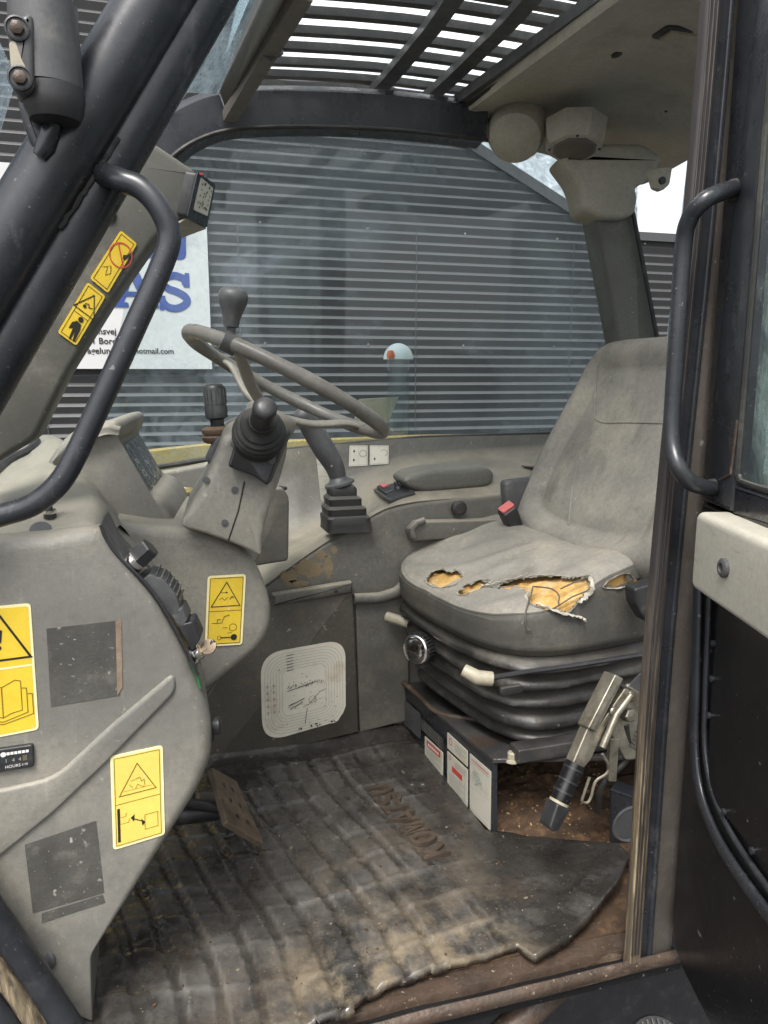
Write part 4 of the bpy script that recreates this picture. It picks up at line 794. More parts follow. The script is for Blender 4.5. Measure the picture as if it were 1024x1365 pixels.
ga0, ga1 = W(345, 580, Y=1.062), W(354, 541, Y=.985); ga = (ga1 - ga0); gl_ = ga.length; ga.normalize()
prof = [(.036, -.01)]
for k, (r1, r0) in enumerate(((.037, .031), (.036, .029), (.033, .025), (.028, .021))):
    z = gl_ * (.02 + k * .095); prof += [(r1 * .97, z), (r1, z + gl_ * .03), (r1 * .96, z + gl_ * .06), (r0, z + gl_ * .085)]
prof += [(.0175, gl_ * .48), (.0175, gl_ * .52)]
mk('stalk_gaiter', lathe(prof, ga0, ga, 32), M['rubber'], scol, 60)
mk('stalk_knob', lathe([(.0165, gl_ * .45), (.0155, gl_ * .8), (.0158, gl_ * .86), (.0158, gl_ * .93), (.013, gl_ * .98), (.007, gl_ * 1.0), (.001, gl_ * 1.005)], ga0, ga, 28), M['lever'], scol, 60)
# far stalk (gear selector) behind the cowl
s0_, s1_ = W(292, 590, Y=1.24), W(285, 512, Y=1.24); sa = (s1_ - s0_).normalized(); sl = (s1_ - s0_).length
fs = thing('gear_stalk', 'black twist grip stalk with brown ring behind steering column', 'stalk', s0_)
mk('brown_collar', lathe([(.020, -.004), (.025, 0), (.026, .006), (.022, .009), (.025, .012), (.025, .018), (.018, .022)], s0_ + Vector((0, 0, .004)), sa, 28), M['brownrubber'], fs, 50)
mk('twist_grip', lathe([(.010, .015), (.011, sl * .4), (.0175, sl * .43), (.0175, sl * .62), (.0165, sl * .64), (.0165, sl * .94), (.012, sl * 1.0), (.001, sl * 1.01)], s0_, sa, 28), M['lever'], fs, 50)
x_, y_, z_ = frame(sa)
for k in range(14):
    a = 2 * math.pi * k / 14; q = s0_ + (x_ * math.cos(a) + y_ * math.sin(a)) * .0168
    mk('grip_rib', tube([q + sa * sl * .66, q + sa * sl * .92], .0014, 6), M['greyp'], fs)
mk('stalk_base', slab(rnd(Ws([(276, 612), (290, 582), (312, 584), (304, 622), (282, 626)], 1.2), .004), (0, .04, 0), .004), M['greyp'], fs)
# wheel
wc_ = Vector((.2184, 1.33, .836)); th, az = .488, .10
wn = Vector((math.sin(th) * math.cos(az), math.sin(th) * math.sin(az), math.cos(th)))
wa = wn.cross(Vector((0, 1, 0))).normalized(); wb = wn.cross(wa); RW = .182
sw_ = thing('steering_wheel', 'worn grey steering wheel with three spokes and spinner knob', 'steering wheel', wc_ - wn * .08)
mk('rim', tube([wc_ + wa * RW * math.cos(2 * math.pi * k / 72) + wb * RW * math.sin(2 * math.pi * k / 72) for k in range(72)], [.0118 + .0005 * math.sin(k * 9 * 2 * math.pi / 72) for k in range(72)], 18, True), M['wheel'], sw_, 80)
hub = wc_ - wn * .062 + wa * .0
mk('hub', lathe([(.030, -.05), (.038, -.03), (.045, -.01), (.046, .004), (.040, .012), (.001, .016)], hub, wn, 28), M['spoke'], sw_, 50)
def rimpt(px, py):
    return min((wc_ + wa * RW * math.cos(2 * math.pi * k / 360) + wb * RW * math.sin(2 * math.pi * k / 360) for k in range(360)), key=lambda p: (Vector(((p - CAM).dot(_r) / (p - CAM).dot(_f) * FPX + 512 - px, 682.5 - (p - CAM).dot(_u) / (p - CAM).dot(_f) * FPX - py))).length)
e1_ = rimpt(306, 452); e2_ = rimpt(482, 567)
for e_ in (e1_, e2_, wc_ + (wc_ * 2 - e1_ - e2_).normalized() * RW):
    dv = e_ - hub; m1 = hub + dv * .45 + wn * -.004; m2 = hub + dv * .8 + wn * .006
    mk('spoke', tube(catmull([hub + dv * .1, m1, m2, e_], 6), [.016 - .005 * (k / 18) for k in range(19)], 14, flat=.5, up=wn), M['spoke'], sw_, 60)
kb = rimpt(312, 447)
mk('spinner_clamp', tube([kb - wa * .012, kb + wa * .012], .0165, 14), M['greyp'], sw_)
mk('spinner_knob', lathe([(.007, .012), (.007, .022), (.0115, .024), (.0125, .034), (.016, .046), (.021, .058), (.0225, .066), (.021, .074), (.016, .079), (.001, .081)], kb, (.10, -.05, 1), 24), M['greyp'], sw_, 60)
mk('rim_gash', tube([wc_ + wa * RW * math.cos(a) + wb * RW * math.sin(a) + Vector((0, -.0125, -.003)) for a in [math.pi + .16 + k * .02 for k in range(8)]], [.001, .003, .004, .003, .0045, .003, .002, .001], 6), M['foam'], sw_)

# ================================================================== SIDE CONSOLE (far side)
con = thing('side_console', 'dusty grey right side console with armrest pad, labels and round load chart', 'console', W(450, 985, Y=1.66))
cols = [
    [(330, 800, 1.655), (338, 765, 1.72), (345, 735, 1.84), (348, 660, 1.912), (350, 602, 1.925)],
    [(362, 774, 1.655), (375, 742, 1.72), (388, 712, 1.84), (390, 645, 1.905), (392, 598, 1.925)],
    [(430, 726, 1.655), (438, 714, 1.72), (428, 700, 1.84), (424, 640, 1.905), (425, 594, 1.925)],
    [(482, 696, 1.655), (488, 690, 1.72), (478, 676, 1.82), (476, 632, 1.902), (478, 590, 1.925)],
    [(515, 678, 1.655), (518, 668, 1.72), (508, 655, 1.82), (504, 624, 1.902), (506, 587, 1.925)],
    [(553, 669, 1.655), (548, 654, 1.72), (535, 640, 1.82), (532, 614, 1.902), (532, 585, 1.925)],
    [(610, 664, 1.66), (610, 648, 1.72), (600, 626, 1.82), (596, 606, 1.902), (596, 582, 1.925)],
    [(700, 655, 1.67), (700, 640, 1.72), (698, 616, 1.82), (690, 600, 1.902), (690, 580, 1.925)],
    [(780, 655, 1.67), (780, 640, 1.72), (770, 612, 1.82), (765, 596, 1.902), (765, 578, 1.925)]]
CON = surf([[W(*p[:2], Y=p[2]) for p in c] for c in cols], 6, 6)
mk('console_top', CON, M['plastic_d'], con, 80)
conb = bvh(CON)
fr = Ws([p[0][:2] for p in cols], 1.655)
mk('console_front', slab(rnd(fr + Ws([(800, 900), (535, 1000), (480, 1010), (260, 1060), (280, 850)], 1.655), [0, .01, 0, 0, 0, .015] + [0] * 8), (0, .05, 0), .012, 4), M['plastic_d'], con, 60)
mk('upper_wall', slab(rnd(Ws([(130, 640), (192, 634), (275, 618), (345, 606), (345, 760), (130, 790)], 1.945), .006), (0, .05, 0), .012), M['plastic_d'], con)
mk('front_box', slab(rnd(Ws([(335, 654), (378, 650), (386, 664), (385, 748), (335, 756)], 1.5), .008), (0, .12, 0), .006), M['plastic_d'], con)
for px, py in ((373, 651), (379, 652)): mk('box_button', lathe([(.006, 0), (.006, .004), (.001, .005)], W(px, py, Y=1.53), (0, -.2, 1), 10), M['lever'], con)
# removable lower plate with trim bar
mk('lower_plate', slab(rnd(Ws([(362, 800), (470, 785), (478, 976), (283, 1022), (270, 940)], 1.632), .003), (0, .012, 0), .003), M['panel'], con)
mk('trim_bar', slab(rnd(Ws([(363, 793), (470, 776), (472, 790), (364, 809)], 1.622), .003), (0, .02, 0), .005), M['plastic_d'], con)
mk('bar_bolt', lathe([(.004, -.001), (.004, .002), (.001, .003)], W(448, 788, Y=1.6215), (0, -1, 0), 12), M['lever'], con)
mk('trim_bar', tube(Ws([(472, 798), (505, 797), (528, 790), (540, 778)], 1.63), [.012, .013, .014, .012], 14), M['plastic_d'], con)
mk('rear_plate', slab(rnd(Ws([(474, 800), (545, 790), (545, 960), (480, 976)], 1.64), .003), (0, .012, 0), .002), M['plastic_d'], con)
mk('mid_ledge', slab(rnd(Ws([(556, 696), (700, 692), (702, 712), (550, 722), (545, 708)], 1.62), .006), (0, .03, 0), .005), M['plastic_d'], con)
mk('ledge_end', tube(Ws([(552, 716), (549, 705), (556, 697), (566, 694)], 1.615), .008, 10), M['plastic_d'], con)
mk('side_recess', slab(rnd(Ws([(674, 642), (722, 636), (722, 700), (676, 700)], 1.63), .012), (0, .03, 0), .006), M['greyp'], con)
# muddy stains on the sloping front
stm = mat('dried_mud', (0.225, 0.175, 0.105), 0.9, var=0.2, vs=30, bump=0.6, bs=200)
random.seed(11)
for cx, cy, rx, ry in ((412, 758, 20, 13), (438, 756, 6, 16), (446, 733, 5, 5), (386, 768, 13, 9), (428, 740, 8, 6), (396, 778, 16, 5)):
    pts = [W(cx + rx * math.cos(a) * (.7 + .5 * random.random()), cy + ry * math.sin(a) * (.7 + .5 * random.random()), Y=1.6545) for a in [k * math.pi / 17 for k in range(34)]]
    mk('mud_stain', slab(pts, (0, .002, 0)), stm, con, 0)
# labels on the console wall
def conlab(q, nm='console_label', off=.0012):
    c4 = [hit(conb, *p, off)[0] or W(*p, Y=1.88) for p in q]; d_ = Decal(c4); return d_, d_.plate(nm, M['white'], con, .002)
for q in ([(466, 594), (490, 594), (490, 621), (465, 622)], [(493, 594), (518, 594), (518, 619), (493, 620)]):
    d, s_ = conlab(q); w, h = d.w, d.h
    d.ink('label_print', M['greyink'], s_, [border(d, .003, .0008), stroke([(w * .5, .003), (w * .5, h - .003)], .0007), stroke([(.003, h * .5), (w - .003, h * .5)], .0007)], .0014)
    d.ink('label_symbols', M['ink'], s_, [poly(disc((w * a, h * b), .0028, 8)) for a, b in ((.25, .72), (.25, .3))] + [stroke([(w * .25, h * b - .006), (w * .25, h * b + .006)], .001) for b in (.72, .3)] + [stroke(disc((w * .74, h * .6), .009, 12), .0009, True)], .0016)
d = Decal(Ws([(421, 602), (446, 600), (450, 668), (428, 668)], 1.80)); s_ = d.plate('console_label', M['white'], con, .006); w, h = d.w, d.h
d.ink('label_print', M['greyink'], s_, [stroke([(0, h * k / 4), (w, h * k / 4)], .0008) for k in (1, 2, 3)] + [stroke(disc((w * .5, h * k), .007, 12), .0008, True) for k in (.13, .38, .62)], .0014)
# load chart
d = Decal(Ws([(347, 872), (460, 852), (462, 961), (350, 989)], 1.6305)); w, h = d.w, d.h
random.seed(2)
o2 = rnd([(0, 0), (w, 0), (w, h), (0, h)], [.052, .05, .045, .052], 8)
o3 = []
for p in o2:
    k = random.random() * .004 if (p.y < h * .25 and p.x > w * .4) else 0
    o3.append(d.at(p.x - k * .5, p.y + k, .0012))
ch = mk('load_chart', slab(o3, -d.n * .0016), M['chart'], con, 0)
ln = []
for k in range(7):
    e = .008 + k * .0065; rr = max(.006, .05 - k * .0055)
    ln.append(stroke([(p.x, p.y) for p in rnd([(e, e), (w - e, e), (w - e, h - e), (e, h - e)], rr, 6)], .0006, True))
d.ink('chart_curves', M['greyink'], ch, ln, .0016)
tx = [stroke([(w * .3, h * (.93 - k * .035)), (w * .38, h * (.935 - k * .035))], .0016) for k in range(6)]
for k in range(20): tx.append(stroke([(w * (.30 + k * .022), h * .55 + random.uniform(-.004, .004)), (w * (.315 + k * .022), h * .56 + random.uniform(-.006, .006))], .0012))
tx += [stroke([(w * .3, h * .52), (w * .66, h * .575)], .0014), stroke([(w * .32, h * .35), (w * .5, h * .40)], .002), stroke([(w * .33, h * .31), (w * .48, h * .36)], .0016), stroke(disc((w * .59, h * .37), .008, 14), .0007, True), stroke([(w * .48, h * .30), (w * .55, h * .32), (w * .68, h * .44), (w * .76, h * .46)], .0009), stroke([(w * .53, h * .28), (w * .5, h * .1)], .0012)]
for a in range(2):
    for b in range(5): tx.append(stroke(disc((w * (.07 + a * .075), h * (.62 - b * .075)), .0024, 8), .0007, True))
for k in range(60): tx.append(poly(disc((random.uniform(.3, .75) * w, random.choice((.33, .36, .55, .59)) * h + random.uniform(-.006, .006)), .0009, 5)))
for k in range(36): tx.append(poly(disc((random.uniform(.08, .9) * w, random.uniform(.06, .8) * h), .0011 * random.random() + .0004, 5)))
for k in range(12): tx.append(poly(disc((random.uniform(.42, .85) * w, random.uniform(.035, .07) * h + .001), .002 * random.random() + .0008, 6)))
d.ink('chart_print', M['ink'], ch, tx, .0019)
# armrest pad
ap = Ws([(536, 641), (546, 633), (575, 626), (650, 622), (660, 630), (660, 642), (650, 650), (570, 657), (545, 652)], 1.70)
mk('armrest_pad', slab(rnd(ap, .012, 4), (.0, .085, .002), .014, 5), M['trim'], con, 70)
mk('armrest_foot', slab(rnd(Ws([(560, 652), (648, 648), (648, 660), (560, 664)], 1.72), .004), (0, .05, 0), .003), M['lever'], con)
# switch panel on the console
sq = [hit(conb, *p, .010)[0] or W(*p, Y=1.7) for p in ((499, 656), (530, 647), (553, 660), (520, 672))]
D = Decal(sq); spn = mk('switch_panel', slab(rnd(sq, .004), -D.n * .008, .002), M['lever'], con)
mk('rocker', slab(rnd([D.at(D.w * .12, D.h * .35, .006), D.at(D.w * .5, D.h * .35, .008), D.at(D.w * .5, D.h * .85, .012), D.at(D.w * .12, D.h * .85, .010)], .002), -D.n * .01, .002), M['lever'], spn)
mk('indicator', slab([D.at(D.w * .25, D.h * .6, .0125), D.at(D.w * .45, D.h * .6, .0128), D.at(D.w * .45, D.h * .8, .014), D.at(D.w * .25, D.h * .8, .0136)], -D.n * .003), M['red'], spn)
mk('small_knob', lathe([(.009, 0), (.008, .004), (.0055, .006), (.0055, .016), (.004, .018)], D.at(D.w * .72, D.h * .5, .001), D.n, 16), M['lever'], spn)
D.ink('panel_lines', M['greyink'], spn, [stroke([(D.w * .04, D.h * .06), (D.w * .96, D.h * .06), (D.w * .96, D.h * .94), (D.w * .04, D.h * .94)], .0008, True)], .0008)
mk('round_knob', lathe([(.016, 0), (.018, .004), (.018, .014), (.012, .018), (.001, .019)], W(610, 677, Y=1.652), (0, -1, .1), 12), M['rubber'], con, 25)
c_ = hit(conb, 712, 622, .002)[0] or W(712, 622, Y=1.8)
mk('cup_hole', lathe([(.034, 0), (.030, .002), (.028, -.004), (.001, -.004)], c_, (0, 0, 1), 24), M['rubber'], con)

# ---- joystick lever with bellows
jb = W(464, 700, Y=1.66)
js = thing('control_lever', 'dark grey curved control lever on square rubber bellows at side console', 'lever', jb)
lv = []
for k, (hw, z) in enumerate(((.052, -.012), (.050, .0), (.050, .012), (.044, .016), (.045, .028), (.037, .033), (.038, .045), (.030, .050), (.031, .062), (.026, .068))):
    c0 = jb + Vector((.0 - .004 * k / 3, .02, z * 1.28 + .004)); q = rnd([c0 + Vector((-hw, -hw, 0)), c0 + Vector((hw, -hw, 0)), c0 + Vector((hw, hw, 0)), c0 + Vector((-hw, hw, 0))], hw * .3, 3); lv.append(q)
mk('bellows', rings(lv), M['rubber'], js, 50)
jt = jb + Vector((-.014, .02, .092))
mk('lever_flange', lathe([(.022, -.006), (.034, -.002), (.034, .003), (.022, .010), (.016, .022)], jt, (-.25, 0, 1), 24), M['greyp'], js)
gp = catmull([jt, W(446, 622, Y=1.68), W(433, 600, Y=1.68), W(418, 575, Y=1.68), W(404, 553, Y=1.67)], 6)
mk('lever_grip', tube(gp, [.017 + .008 * math.sin(k / (len(gp) - 1) * 2.6) for k in range(len(gp))], 18), M['greyp'], js, 80)
mk('grip_cap', lathe([(.02, -.008), (.021, .002), (.016, .012), (.006, .016), (.001, .0165)], gp[-1], gp[-1] - gp[-3], 18), M['greyp'], js, 60)
for px, py in ((442, 621),): mk('grip_screw', lathe([(.0025, 0), (.0025, .002)], W(px, py, Y=1.655), (0, -1, 0), 8), M['zinc'], js)

# ================================================================== SEAT
seat = thing('operator_seat', 'worn grey fabric operator seat with torn cushion on black rubber bellows', 'seat', (.80, 1.40, .16))
SRZ = R(10)
HA, HB, NS = .255, .268, 240
s_e1, s_w1 = Vector((math.cos(SRZ), math.sin(SRZ), 0)), Vector((-math.sin(SRZ), math.cos(SRZ), 0))
s_c = Vector((.515, 1.405, 0)) + s_e1 * HA
def sloc(a, b, z): return s_c + s_e1 * a + s_w1 * b + Vector((0, 0, z))     # a: forward (-) / back (+), b: across
def superel(k, N, ha, hb, ex): 
    t = 2 * math.pi * k / N; cs, sn = math.cos(t), math.sin(t)
    return math.copysign(abs(cs) ** (2 / ex), cs) * ha, math.copysign(abs(sn) ** (2 / ex), sn) * hb
def sstep(x): x = max(0, min(1, x)); return x * x * (3 - 2 * x)
def ztop(a, b):
    z = .428 + .085 * sstep((a + HA) / .31) - .016 * sstep((a - .03) / .2)
    z += .010 * sstep((abs(b) / HB - .45) / .35) - .006
    z += .004 * noise.noise(Vector((a * 14, b * 14, 2))) + .0030 * math.sin(b * 70 + a * 60 + 4 * noise.noise(Vector((a * 7, b * 7, 0)))) * sstep((.15 - abs(a + .13)) / .12)
    return z
rs = []
def sring(s, zf, da=0.0):
    out = []
    for k in range(NS):
        a, b = superel(k, NS, HA * s, HB * s, 3.6); out.append(sloc(a + da, b, zf(a, b)))
    return out
def lerp_rings(keys, n):
    out = []
    for (s0, f0), (s1, f1) in zip(keys, keys[1:]):
        for k in range(n): t = k / n; out.append((s0 + (s1 - s0) * t, lambda a, b, f0=f0, f1=f1, t=t: f0(a, b) * (1 - t) + f1(a, b) * t))
    return out + [keys[-1]]
cst = lambda v: (lambda a, b: v)
tz = lambda dz: (lambda a, b: ztop(a, b) + dz)
mzf = lambda q: (lambda a, b: .40 + (ztop(a, b) - .40) * q)
side_k = lerp_rings([(.80, cst(.344)), (.93, cst(.349)), (.985, cst(.366)), (1.0, cst(.40)), (1.0, mzf(.55)), (.995, tz(-.012)), (.982, tz(-.0035))], 4)
top_k = lerp_rings([(.982, tz(-.0035)), (.96, tz(.003)), (.92, tz(.007)), (.86, tz(.009)), (.78, tz(.010)), (.7, tz(.010)), (.6, tz(.009)), (.5, tz(.008)), (.3, tz(.006)), (.02, tz(.006))], 4)
SIDE = rings([sring(a_, f_) for a_, f_ in side_k], True, False)
TOPC = rings([sring(a_, f_) for a_, f_ in top_k], False, True)
CUS = join(SIDE, TOPC); cusb = bvh(CUS)
tears = [[(568, 774), (573, 765), (582, 761), (590, 758), (598, 763), (606, 760), (618, 766), (612, 775), (600, 782), (580, 783)],
    [(610, 791), (622, 780), (640, 774), (656, 775), (640, 784), (628, 790), (618, 794)],
    [(658, 784), (676, 776), (690, 771), (730, 768), (765, 770), (787, 769), (784, 786), (770, 801), (756, 815), (738, 812), (714, 808), (702, 796), (706, 788), (690, 782)],
    [(804, 782), (820, 769), (838, 765), (847, 775), (858, 779), (856, 787), (836, 782), (820, 784)]]
def inside(x, y, pg):
    c_ = False
    for i_ in range(len(pg)):
        (x0, y0), (x1, y1) = pg[i_ - 1], pg[i_]
        if (y0 > y) != (y1 > y) and x < (x1 - x0) * (y - y0) / (y1 - y0) + x0: c_ = not c_
    return c_
def topx(p): v = p - CAM; z_ = v.dot(_f); return 512 + FPX * v.dot(_r) / z_, 682.5 - FPX * v.dot(_u) / z_
def cut(vf):
    keep = []
    for f in vf[1]:
        if len(f) > 8: keep.append(f); continue
        c_ = sum((vf[0][i_] for i_ in f), Vector()) / len(f); x, y = topx(c_)
        if 560 < x < 865 and 755 < y < 820:
            x += 3 * noise.noise(c_ * 120); y += 3 * noise.noise(c_ * 120 + Vector((5, 5, 5)))
            if any(inside(x, y, pg) for pg in tears):
                h_ = cusb.ray_cast(CAM, (c_ - CAM).normalized())
                if h_[0] and (h_[0] - c_).length < .012: continue
        keep.append(f)
    return vf[0], keep
mk('cushion_side', cut(SIDE), M['fabric_s'], seat, 60)
mk('cushion_top', cut(TOPC), M['fabric'], seat, 80)
def fo(f_, d_): return lambda a, b: f_(a, b) - d_ + .004 * noise.noise(Vector((a * 60, b * 60, 1))) + .002 * noise.noise(Vector((a * 150, b * 150, 1)))
mk('foam_core', rings([sring(a_ * .975, fo(f_, .013)) for a_, f_ in side_k[16::1]] + [sring(a_ * .975, fo(f_, .013)) for a_, f_ in top_k[2::1]], False, True), M['foam'], seat, 80)
mk('cushion_piping', tube(sring(.984, tz(-.006))[::2], .0014, 8, True), M['fabric_s'], seat, 80)
for pts in ([(560, 712), (640, 735), (690, 738), (760, 715)], [(700, 735), (760, 722), (830, 735), (870, 742)]):
    q = [hit(cusb, *p, .0005)[0] for p in pts]
    if all(q): mk('cushion_seam', tube([hit(cusb, *((Vector(pts[i]) * (1 - t) + Vector(pts[i + 1]) * t)), .0003)[0] or q[i] for i in range(3) for t in (0, .2, .4, .6, .8)], .0016, 6), M['fabric'], seat)
random.seed(21)
for pg in tears:
    n_ = 0
    ol = catmull([Vector((*p, 0)) for p in pg], 6, True); run = []; wd_ = []
    C0 = sum(ol, Vector()) / len(ol)
    for p in ol + ol[:2]:
        q = C0 + (p - C0) * (1.02 + random.uniform(-.02, .03)); h_, n2 = hit(cusb, q.x, q.y, .0005 + .0022 * random.random())
        if h_: run.append(h_); wd_.append(.0006 + .0022 * random.random() ** 2)
        if random.random() < .09 and len(run) > 4:
            mk('frayed_edge', tube(run, wd_, 6, flat=.6), M['fray'] if n_ % 3 else M['fabric'], seat, 80); run, wd_ = run[-1:], wd_[-1:]; n_ += 1
    if len(run) > 3: mk('frayed_edge', tube(run, wd_, 6, flat=.6), M['fray'], seat, 80)
for pts, w_ in (([(716, 806), (735, 812), (755, 818), (772, 822), (778, 826)], .005), ([(786, 771), (788, 785), (778, 795), (770, 801)], .0045), ([(640, 783), (650, 782), (668, 777), (700, 769)], .003)):
    path = []
    for p in catmull([Vector((*p, 0)) for p in pts], 6):
        h_, n_ = hit(cusb, p.x, p.y, .004); path.append((h_ or W(p.x, p.y, Y=1.16)) + Vector((random.uniform(-.002, .002), -.003, random.uniform(-.002, .002))))
    mk('torn_flap', tube(path, [w_ * random.uniform(.5, 1.1) for _ in path], 6, flat=.5), M['fray'], seat, 80)
for pts in ([(712, 786), (708, 800), (701, 818), (702, 836), (708, 838)], [(712, 786), (735, 788), (745, 795), (744, 806)], [(786, 770), (775, 776), (762, 782), (748, 788)]):
    path = []
    for p in catmull([Vector((*p, 0)) for p in pts], 6):
        h_, n_ = hit(cusb, p.x, p.y, .006); path.append(h_ or W(p.x, p.y, Y=1.16))
    mk('loose_thread', tube(path, .0014, 6), M['fabric_s'], seat)
# backrest
LE = R(23); bo = Vector((.845, 1.40, .515)); bh = Vector((math.sin(LE), .03, math.cos(LE))).normalized(); bw = Vector((math.sin(R(-4)), math.cos(R(-4)), 0)); bnn = bh.cross(bw).normalized()
if bnn.x > 0: bnn = -bnn
bout = [(.255, -.02), (.268, .06), (.252, .20), (.222, .34), (.196, .425), (.15, .455), (0, .46), (-.15, .455), (-.196, .425), (-.222, .34), (-.252, .20), (-.268, .06), (-.255, -.02), (-.15, -.05), (0, -.055), (.15, -.05)]
bl = catmull([Vector((a, b, 0)) for a, b in bout], 6, True); bc_ = Vector((0, .19, 0))
rsb = []
for s, dd in ((.86, -.095), (.97, -.085), (1.0, -.06), (1.0, -.03), (.985, -.01), (.95, .012), (.90, .026), (.84, .031), (.78, .026), (.72, .014), (.68, .008), (.66, .010), (.5, .012), (.3, .008), (.1, .005), (.01, .005)):
    rsb.append([bo + bw * q.x + bh * q.y + bnn * (dd + .002 * noise.noise(Vector((q.x * 9, q.y * 9, 1)))) for q in [bc_ + (p - bc_) * s for p in bl]])
BK = rings(rsb, True, True)
mk('backrest', BK, M['fabric'], seat, 80)
bkb = bvh(BK)
for pts in ([(800, 470), (796, 500), (793, 545), (800, 562), (840, 563), (885, 564)], [(793, 552), (780, 590), (765, 640), (758, 700)]):
    path = [hit(bkb, p.x, p.y, .0004)[0] for p in catmull([Vector((*p, 0)) for p in pts], 6)]
    path = [p for p in path if p]
    if len(path) > 3: mk('backrest_seam', tube(path, .0022, 6), M['fabric'], seat)
mk('backrest_shell', rings([[bo + bw * q.x + bh * q.y + bnn * dd for q in [bc_ + (p - bc_) * s for p in bl]] for s, dd in ((.96, -.088), (.9, -.12), (.7, -.135), (.1, -.14))], False, True), M['lever'], seat, 60)
mk('recliner_bracket', slab(rnd(Ws([(846, 785), (880, 775), (880, 830), (862, 830), (848, 806)], 1.13), .006), (0, .03, 0), .004), M['lever'], seat)
# suspension bellows
def bring(s, z, ex=4.2, dx=0.0, n1=0.0):
    out = []
    for k in range(NS):
        a, b = superel(k, NS, HA * s, HB * s, ex)
        q_ = 1 + .022 * noise.noise(Vector((a * 9, b * 9, z * 25))) + .008 * noise.noise(Vector((a * 30, b * 30, z * 60)))
        out.append(sloc(a * q_ + dx, b * q_, z + .008 * noise.noise(Vector((a * 6, b * 6, z * 22))) * n1 * sstep((z - .17) / .03) * sstep((.36 - z) / .02)))
    return out
bl_ = [(.92, .360)]
for z0 in (.356, .318, .280, .242, .206): bl_ += [(.87, z0 - .001), (.93, z0 - .008), (.985, z0 - .018), (1.0, z0 - .024), (1.004, z0 - .028), (.992, z0 - .031), (.95, z0 - .033), (.875, z0 - .035)]
mk('suspension_bellows', rings([bring(s * (1 - .12 * (.362 - z) / .19), z - .004, 4.2, .002 + .022 * (.362 - z) / .19, 1.0) for s, z in bl_]), M['bellow'], seat, 70)
# height knob, levers
kc_ = W(562, 863, Y=1.46); ka_ = Vector((-.8, -.6, .06)).normalized()
kn = mk('weight_knob', lathe([(.012, -.04), (.012, 0), (.030, .001), (.0315, .004), (.0315, .022), (.029, .025), (.024, .026), (.022, .032), (.012, .036), (.001, .0365)], kc_, ka_, 28), M['chrome'], seat, 45)
x_, y_, z_ = frame(ka_)
mk('knob_grip', join(*[tube([kc_ + (x_ * math.cos(a) + y_ * math.sin(a)) * .0325 + z_ * .0015, kc_ + (x_ * math.cos(a) + y_ * math.sin(a)) * .0325 + z_ * .019], .0026, 6) for a in [2 * math.pi * k / 28 for k in range(28)]]), M['lever'], kn)
mk('release_lever', tube(Ws([(516, 822, 1.62), (530, 826, 1.60), (545, 832, 1.58)], 1.6), [.012, .012, .010], 12), M['ivory'], seat)
la0 = Ws([(618, 893, 1.16), (636, 903, 1.145), (656, 905, 1.14)], 1.16)
mk('slide_lever_cap', tube(la0, [.011, .013, .0125], 12), M['ivory'], seat, 60)
mk('slide_lever_rod', tube(Ws([(654, 904, 1.14), (700, 896, 1.145), (760, 888, 1.15), (860, 872, 1.15)], 1.14), .005, 8), M['lever'], seat)
fl = W(683, 922, Y=1.145)
mk('bellows_badge', slab(rnd([fl + Vector((-.022, 0, -.008)), fl + Vector((.022, 0, -.005)), fl + Vector((.022, 0, .010)), fl + Vector((-.022, 0, .008))], .008), (0, .01, 0), .002), M['rubber'], seat)
mk('slide_rail', slab(rnd([(.60, 1.175, .155), (1.02, 1.165, .162), (1.02, 1.165, .192), (.60, 1.175, .182)], .003), (0, .035, 0), .003), M['steel'], seat)
mk('slide_rail', slab(rnd([(.60, 1.58, .165), (1.02, 1.57, .165), (1.02, 1.57, .19), (.60, 1.58, .19)], .003), (0, .035, 0), .003), M['steel'], seat)
mk('rail_foot', slab(rnd([(.63, 1.185, .150), (.72, 1.175, .150), (.72, 1.24, .150), (.63, 1.25, .150)], .006), (0, 0, .02), .003), M['lever'], seat)
mk('rail_bolt', lathe([(.014, 0), (.013, .004), (.009, .005), (.009, .016), (.007, .018)], (.60, 1.20, .150), (0, 0, 1), 12), M['ivory'], seat, 25)

# ---- seat belt buckle
bp0 = W(690, 712, Y=1.60); bp1 = W(676, 678, Y=1.57)
bkl = thing('belt_buckle', 'black seat belt buckle with red release button beside seat cushion', 'buckle', bp0)
bd = (bp1 - bp0).normalized(); bs_ = bd.cross(Vector((0, 1, 0))).normalized(); bt_ = bs_.cross(bd)
mk('buckle_body', slab(rnd([bp0 - bs_ * .016 - bt_ * .014, bp0 + bs_ * .016 - bt_ * .014, bp1 + bs_ * .019 - bt_ * .014, bp1 - bs_ * .019 - bt_ * .014], .006), bt_ * .028, .004), M['lever'], bkl)
mk('release_button', slab(rnd([bp1 + bs_ * a + bt_ * b + bd * .0005 for a, b in ((-.016, -.010), (.016, -.010), (.016, .012), (-.016, .012))], .003), bd * .006, .001), M['red'], bkl)
mk('buckle_strap', slab([bp0 - bs_ * .012 - bt_ * .004, bp0 + bs_ * .012 - bt_ * .004, bp0 + bs_ * .012 - bd * .08 - bt_ * .004, bp0 - bs_ * .012 - bd * .08 - bt_ * .004], bt_ * .006), M['rubber'], bkl)

